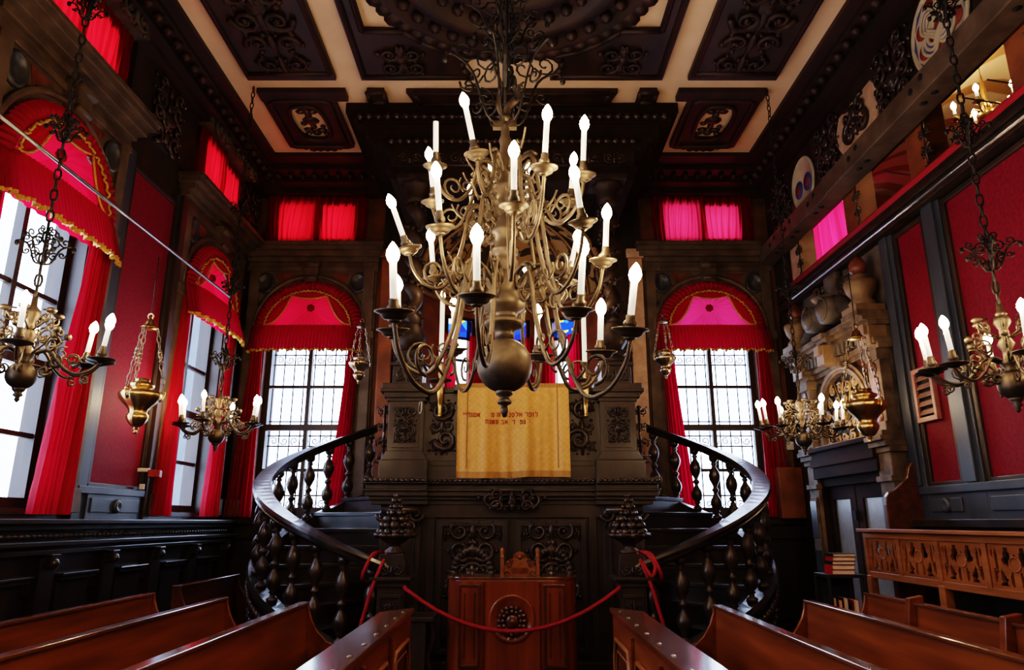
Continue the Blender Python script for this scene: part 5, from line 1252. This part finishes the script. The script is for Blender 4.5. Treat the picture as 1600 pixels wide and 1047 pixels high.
for i,(x,c,wd,lab) in enumerate(((2.92,'bookblack',.03,'thin black book first in the row on the lower shelf of the stand'),(2.965,'bookred',.035,'dark red book second in the row on the lower shelf of the stand'),(3.01,'bookblack',.045,'thick black book third in the row on the lower shelf of the stand'),(3.10,'bookred',.05,'dark red book last in the row on the lower shelf of the stand'))):
    book((x,6.80,.63),(wd,.18,.30-.02*(i%2)),c,lab,'prayer books on the lower shelf of the stand',0,True)
# ---------------------------------------------------------- small things
t=thing('wall_vent','pink framed louvred vent set in the crimson panel of the right wall','vent',(WX-.02,6.9,2.82),PI/2)
mb=MB(); 
for (a,b,c,d_) in ((-.17,-.125,-.27,.27),(.125,.17,-.27,.27),(-.17,.17,-.27,-.22),(-.17,.17,.22,.27)): mb.box(a,b,0,.05,c,d_)
mb.build('frame',M['pinkvent'],t,None,.006)
mb=MB(); mb.box(-.125,.125,.0,.004,-.22,.22); mb.build('backing',M['black'],t)
for k in range(5): mb=MB(); mb.add([(-.125,.04,-.20+k*.085),(.125,.04,-.20+k*.085),(.125,.012,-.15+k*.085),(-.125,.012,-.15+k*.085),(-.125,.045,-.195+k*.085),(.125,.045,-.195+k*.085),(.125,.017,-.145+k*.085),(-.125,.017,-.145+k*.085)],[(0,1,2,3),(7,6,5,4),(0,4,5,1),(3,2,6,7)]); mb.build('slat',M['ventin'],t)
p=PY(1241,697,BY-.03); t=thing('emergency_light','small white box with green indicator on the end wall beside the right curtain','lamp',(min(p.x,4.03),BY-.04,p.z))
mb=MB(); mb.box(-.17,.12,-.03,.04,-.06,.06); mb.build('housing',M['white'],t,None,.01)
mb=MB(); mb.blob((-.14,-.032,0),.008,.004,.008); mb.build('indicator',mat('green_led',(.05,.5,.3),None,.4,emis=((.1,1,.5),2.)),t)
p=PX(236,742,-WX+.18); t=thing('wall_camera','small dark red box on a white bracket beside the far left window','camera',p,.3)
mb=MB(); mb.box(-.14,-.02,-.02,.02,.03,.07); mb.box(-.10,-.05,-.02,.02,-.16,-.10); mb.build('bracket',M['white'],t,None,.005)
mb=MB(); mb.box(-.02,.10,-.10,.06,-.03,.05); mb.build('housing',M['bookred'],t,None,.008)
p=PY(337,700,BY-.35); mb=MB(); mb.tube(spl([p+V((0,0,.75)),p+V((.005,0,.3)),p+V((0,0,-.3)),p+V((-.01,0,-1.0))],6),.006,5); mb.lathe([(.012,-.06),(.018,-.02),(.01,.02)],10,T(*(p+V((-.01,0,-1.02)))))
tag(mb.build('pull_cord',M['white']),'thin pale pull cord with toggle hanging beside the corner pilaster at the far left','cord')
# ============================================================ LIGHT, WORLD, CAMERA
W=bpy.data.worlds.new('World'); SC.world=W; W.use_nodes=True; nt=W.node_tree; bg=nt.nodes['Background']
tc=nt.nodes.new('ShaderNodeTexCoord'); sp=nt.nodes.new('ShaderNodeSeparateXYZ'); cr=nt.nodes.new('ShaderNodeValToRGB')
nt.links.new(tc.outputs['Generated'],sp.inputs[0]); mr=nt.nodes.new('ShaderNodeMapRange'); mr.inputs['From Min'].default_value=-.3; mr.inputs['From Max'].default_value=.6
nt.links.new(sp.outputs['Z'],mr.inputs['Value']); nt.links.new(mr.outputs['Result'],cr.inputs['Fac'])
cr.color_ramp.elements[0].color=(.55,.66,.85,1); cr.color_ramp.elements[1].color=(.75,.88,1.15,1)
nt.links.new(cr.outputs['Color'],bg.inputs['Color']); bg.inputs['Strength'].default_value=WORLD
def portal(loc,rot,sx,sy):
    l=bpy.data.lights.new('window_portal','AREA'); l.shape='RECTANGLE'; l.size=sx; l.size_y=sy; l.cycles.is_portal=True
    o=bpy.data.objects.new('window_portal',l); COL.objects.link(o); o.location=loc; o.rotation_euler=rot
for y in LW:
    portal((-WX-.30,y,3.4),(0,-PI/2,0),3.5,1.36); portal((-WX-.30,y,6.26),(0,-PI/2,0),.5,1.1)
for x in BWX:
    portal((x,BY+.30,3.4),(-PI/2,0,0),1.36,3.5); portal((x,BY+.30,6.26),(-PI/2,0,0),1.1,.5)
portal((0,BY+1.35,4.1),(-PI/2,0,0),3.2,1.8); portal((5.2,BY+.30,5.65),(-PI/2,0,0),.9,1.9)
cam=bpy.data.cameras.new('camera'); cam.sensor_width=36; cam.lens=F/1600*36; cam.clip_start=.02
for i,(x,y,z) in enumerate(((-2.9,.4,3.1),(2.9,.4,3.1),(0,-1.2,3.6))):   # added unseen fill, standing in for chandeliers of the rear half of the hall
    l=bpy.data.lights.new('rear_fill_lamp','POINT'); l.energy=20; l.color=(1,.72,.44); l.shadow_soft_size=.3
    o=bpy.data.objects.new('rear_fill_lamp',l); COL.objects.link(o); o.location=(x,y,z)
co=bpy.data.objects.new('camera',cam); COL.objects.link(co); co.location=CAM; co.rotation_euler=(PI/2+TH,0,0); SC.camera=co
SC.view_settings.view_transform='Filmic'; SC.view_settings.look='High Contrast'; SC.view_settings.exposure=EXPO
SC.cycles.max_bounces=8; SC.cycles.diffuse_bounces=4; SC.cycles.glossy_bounces=3; SC.cycles.transmission_bounces=4; SC.cycles.transparent_max_bounces=8; SC.cycles.sample_clamp_indirect=6; SC.cycles.caustics_reflective=False; SC.cycles.caustics_refractive=False
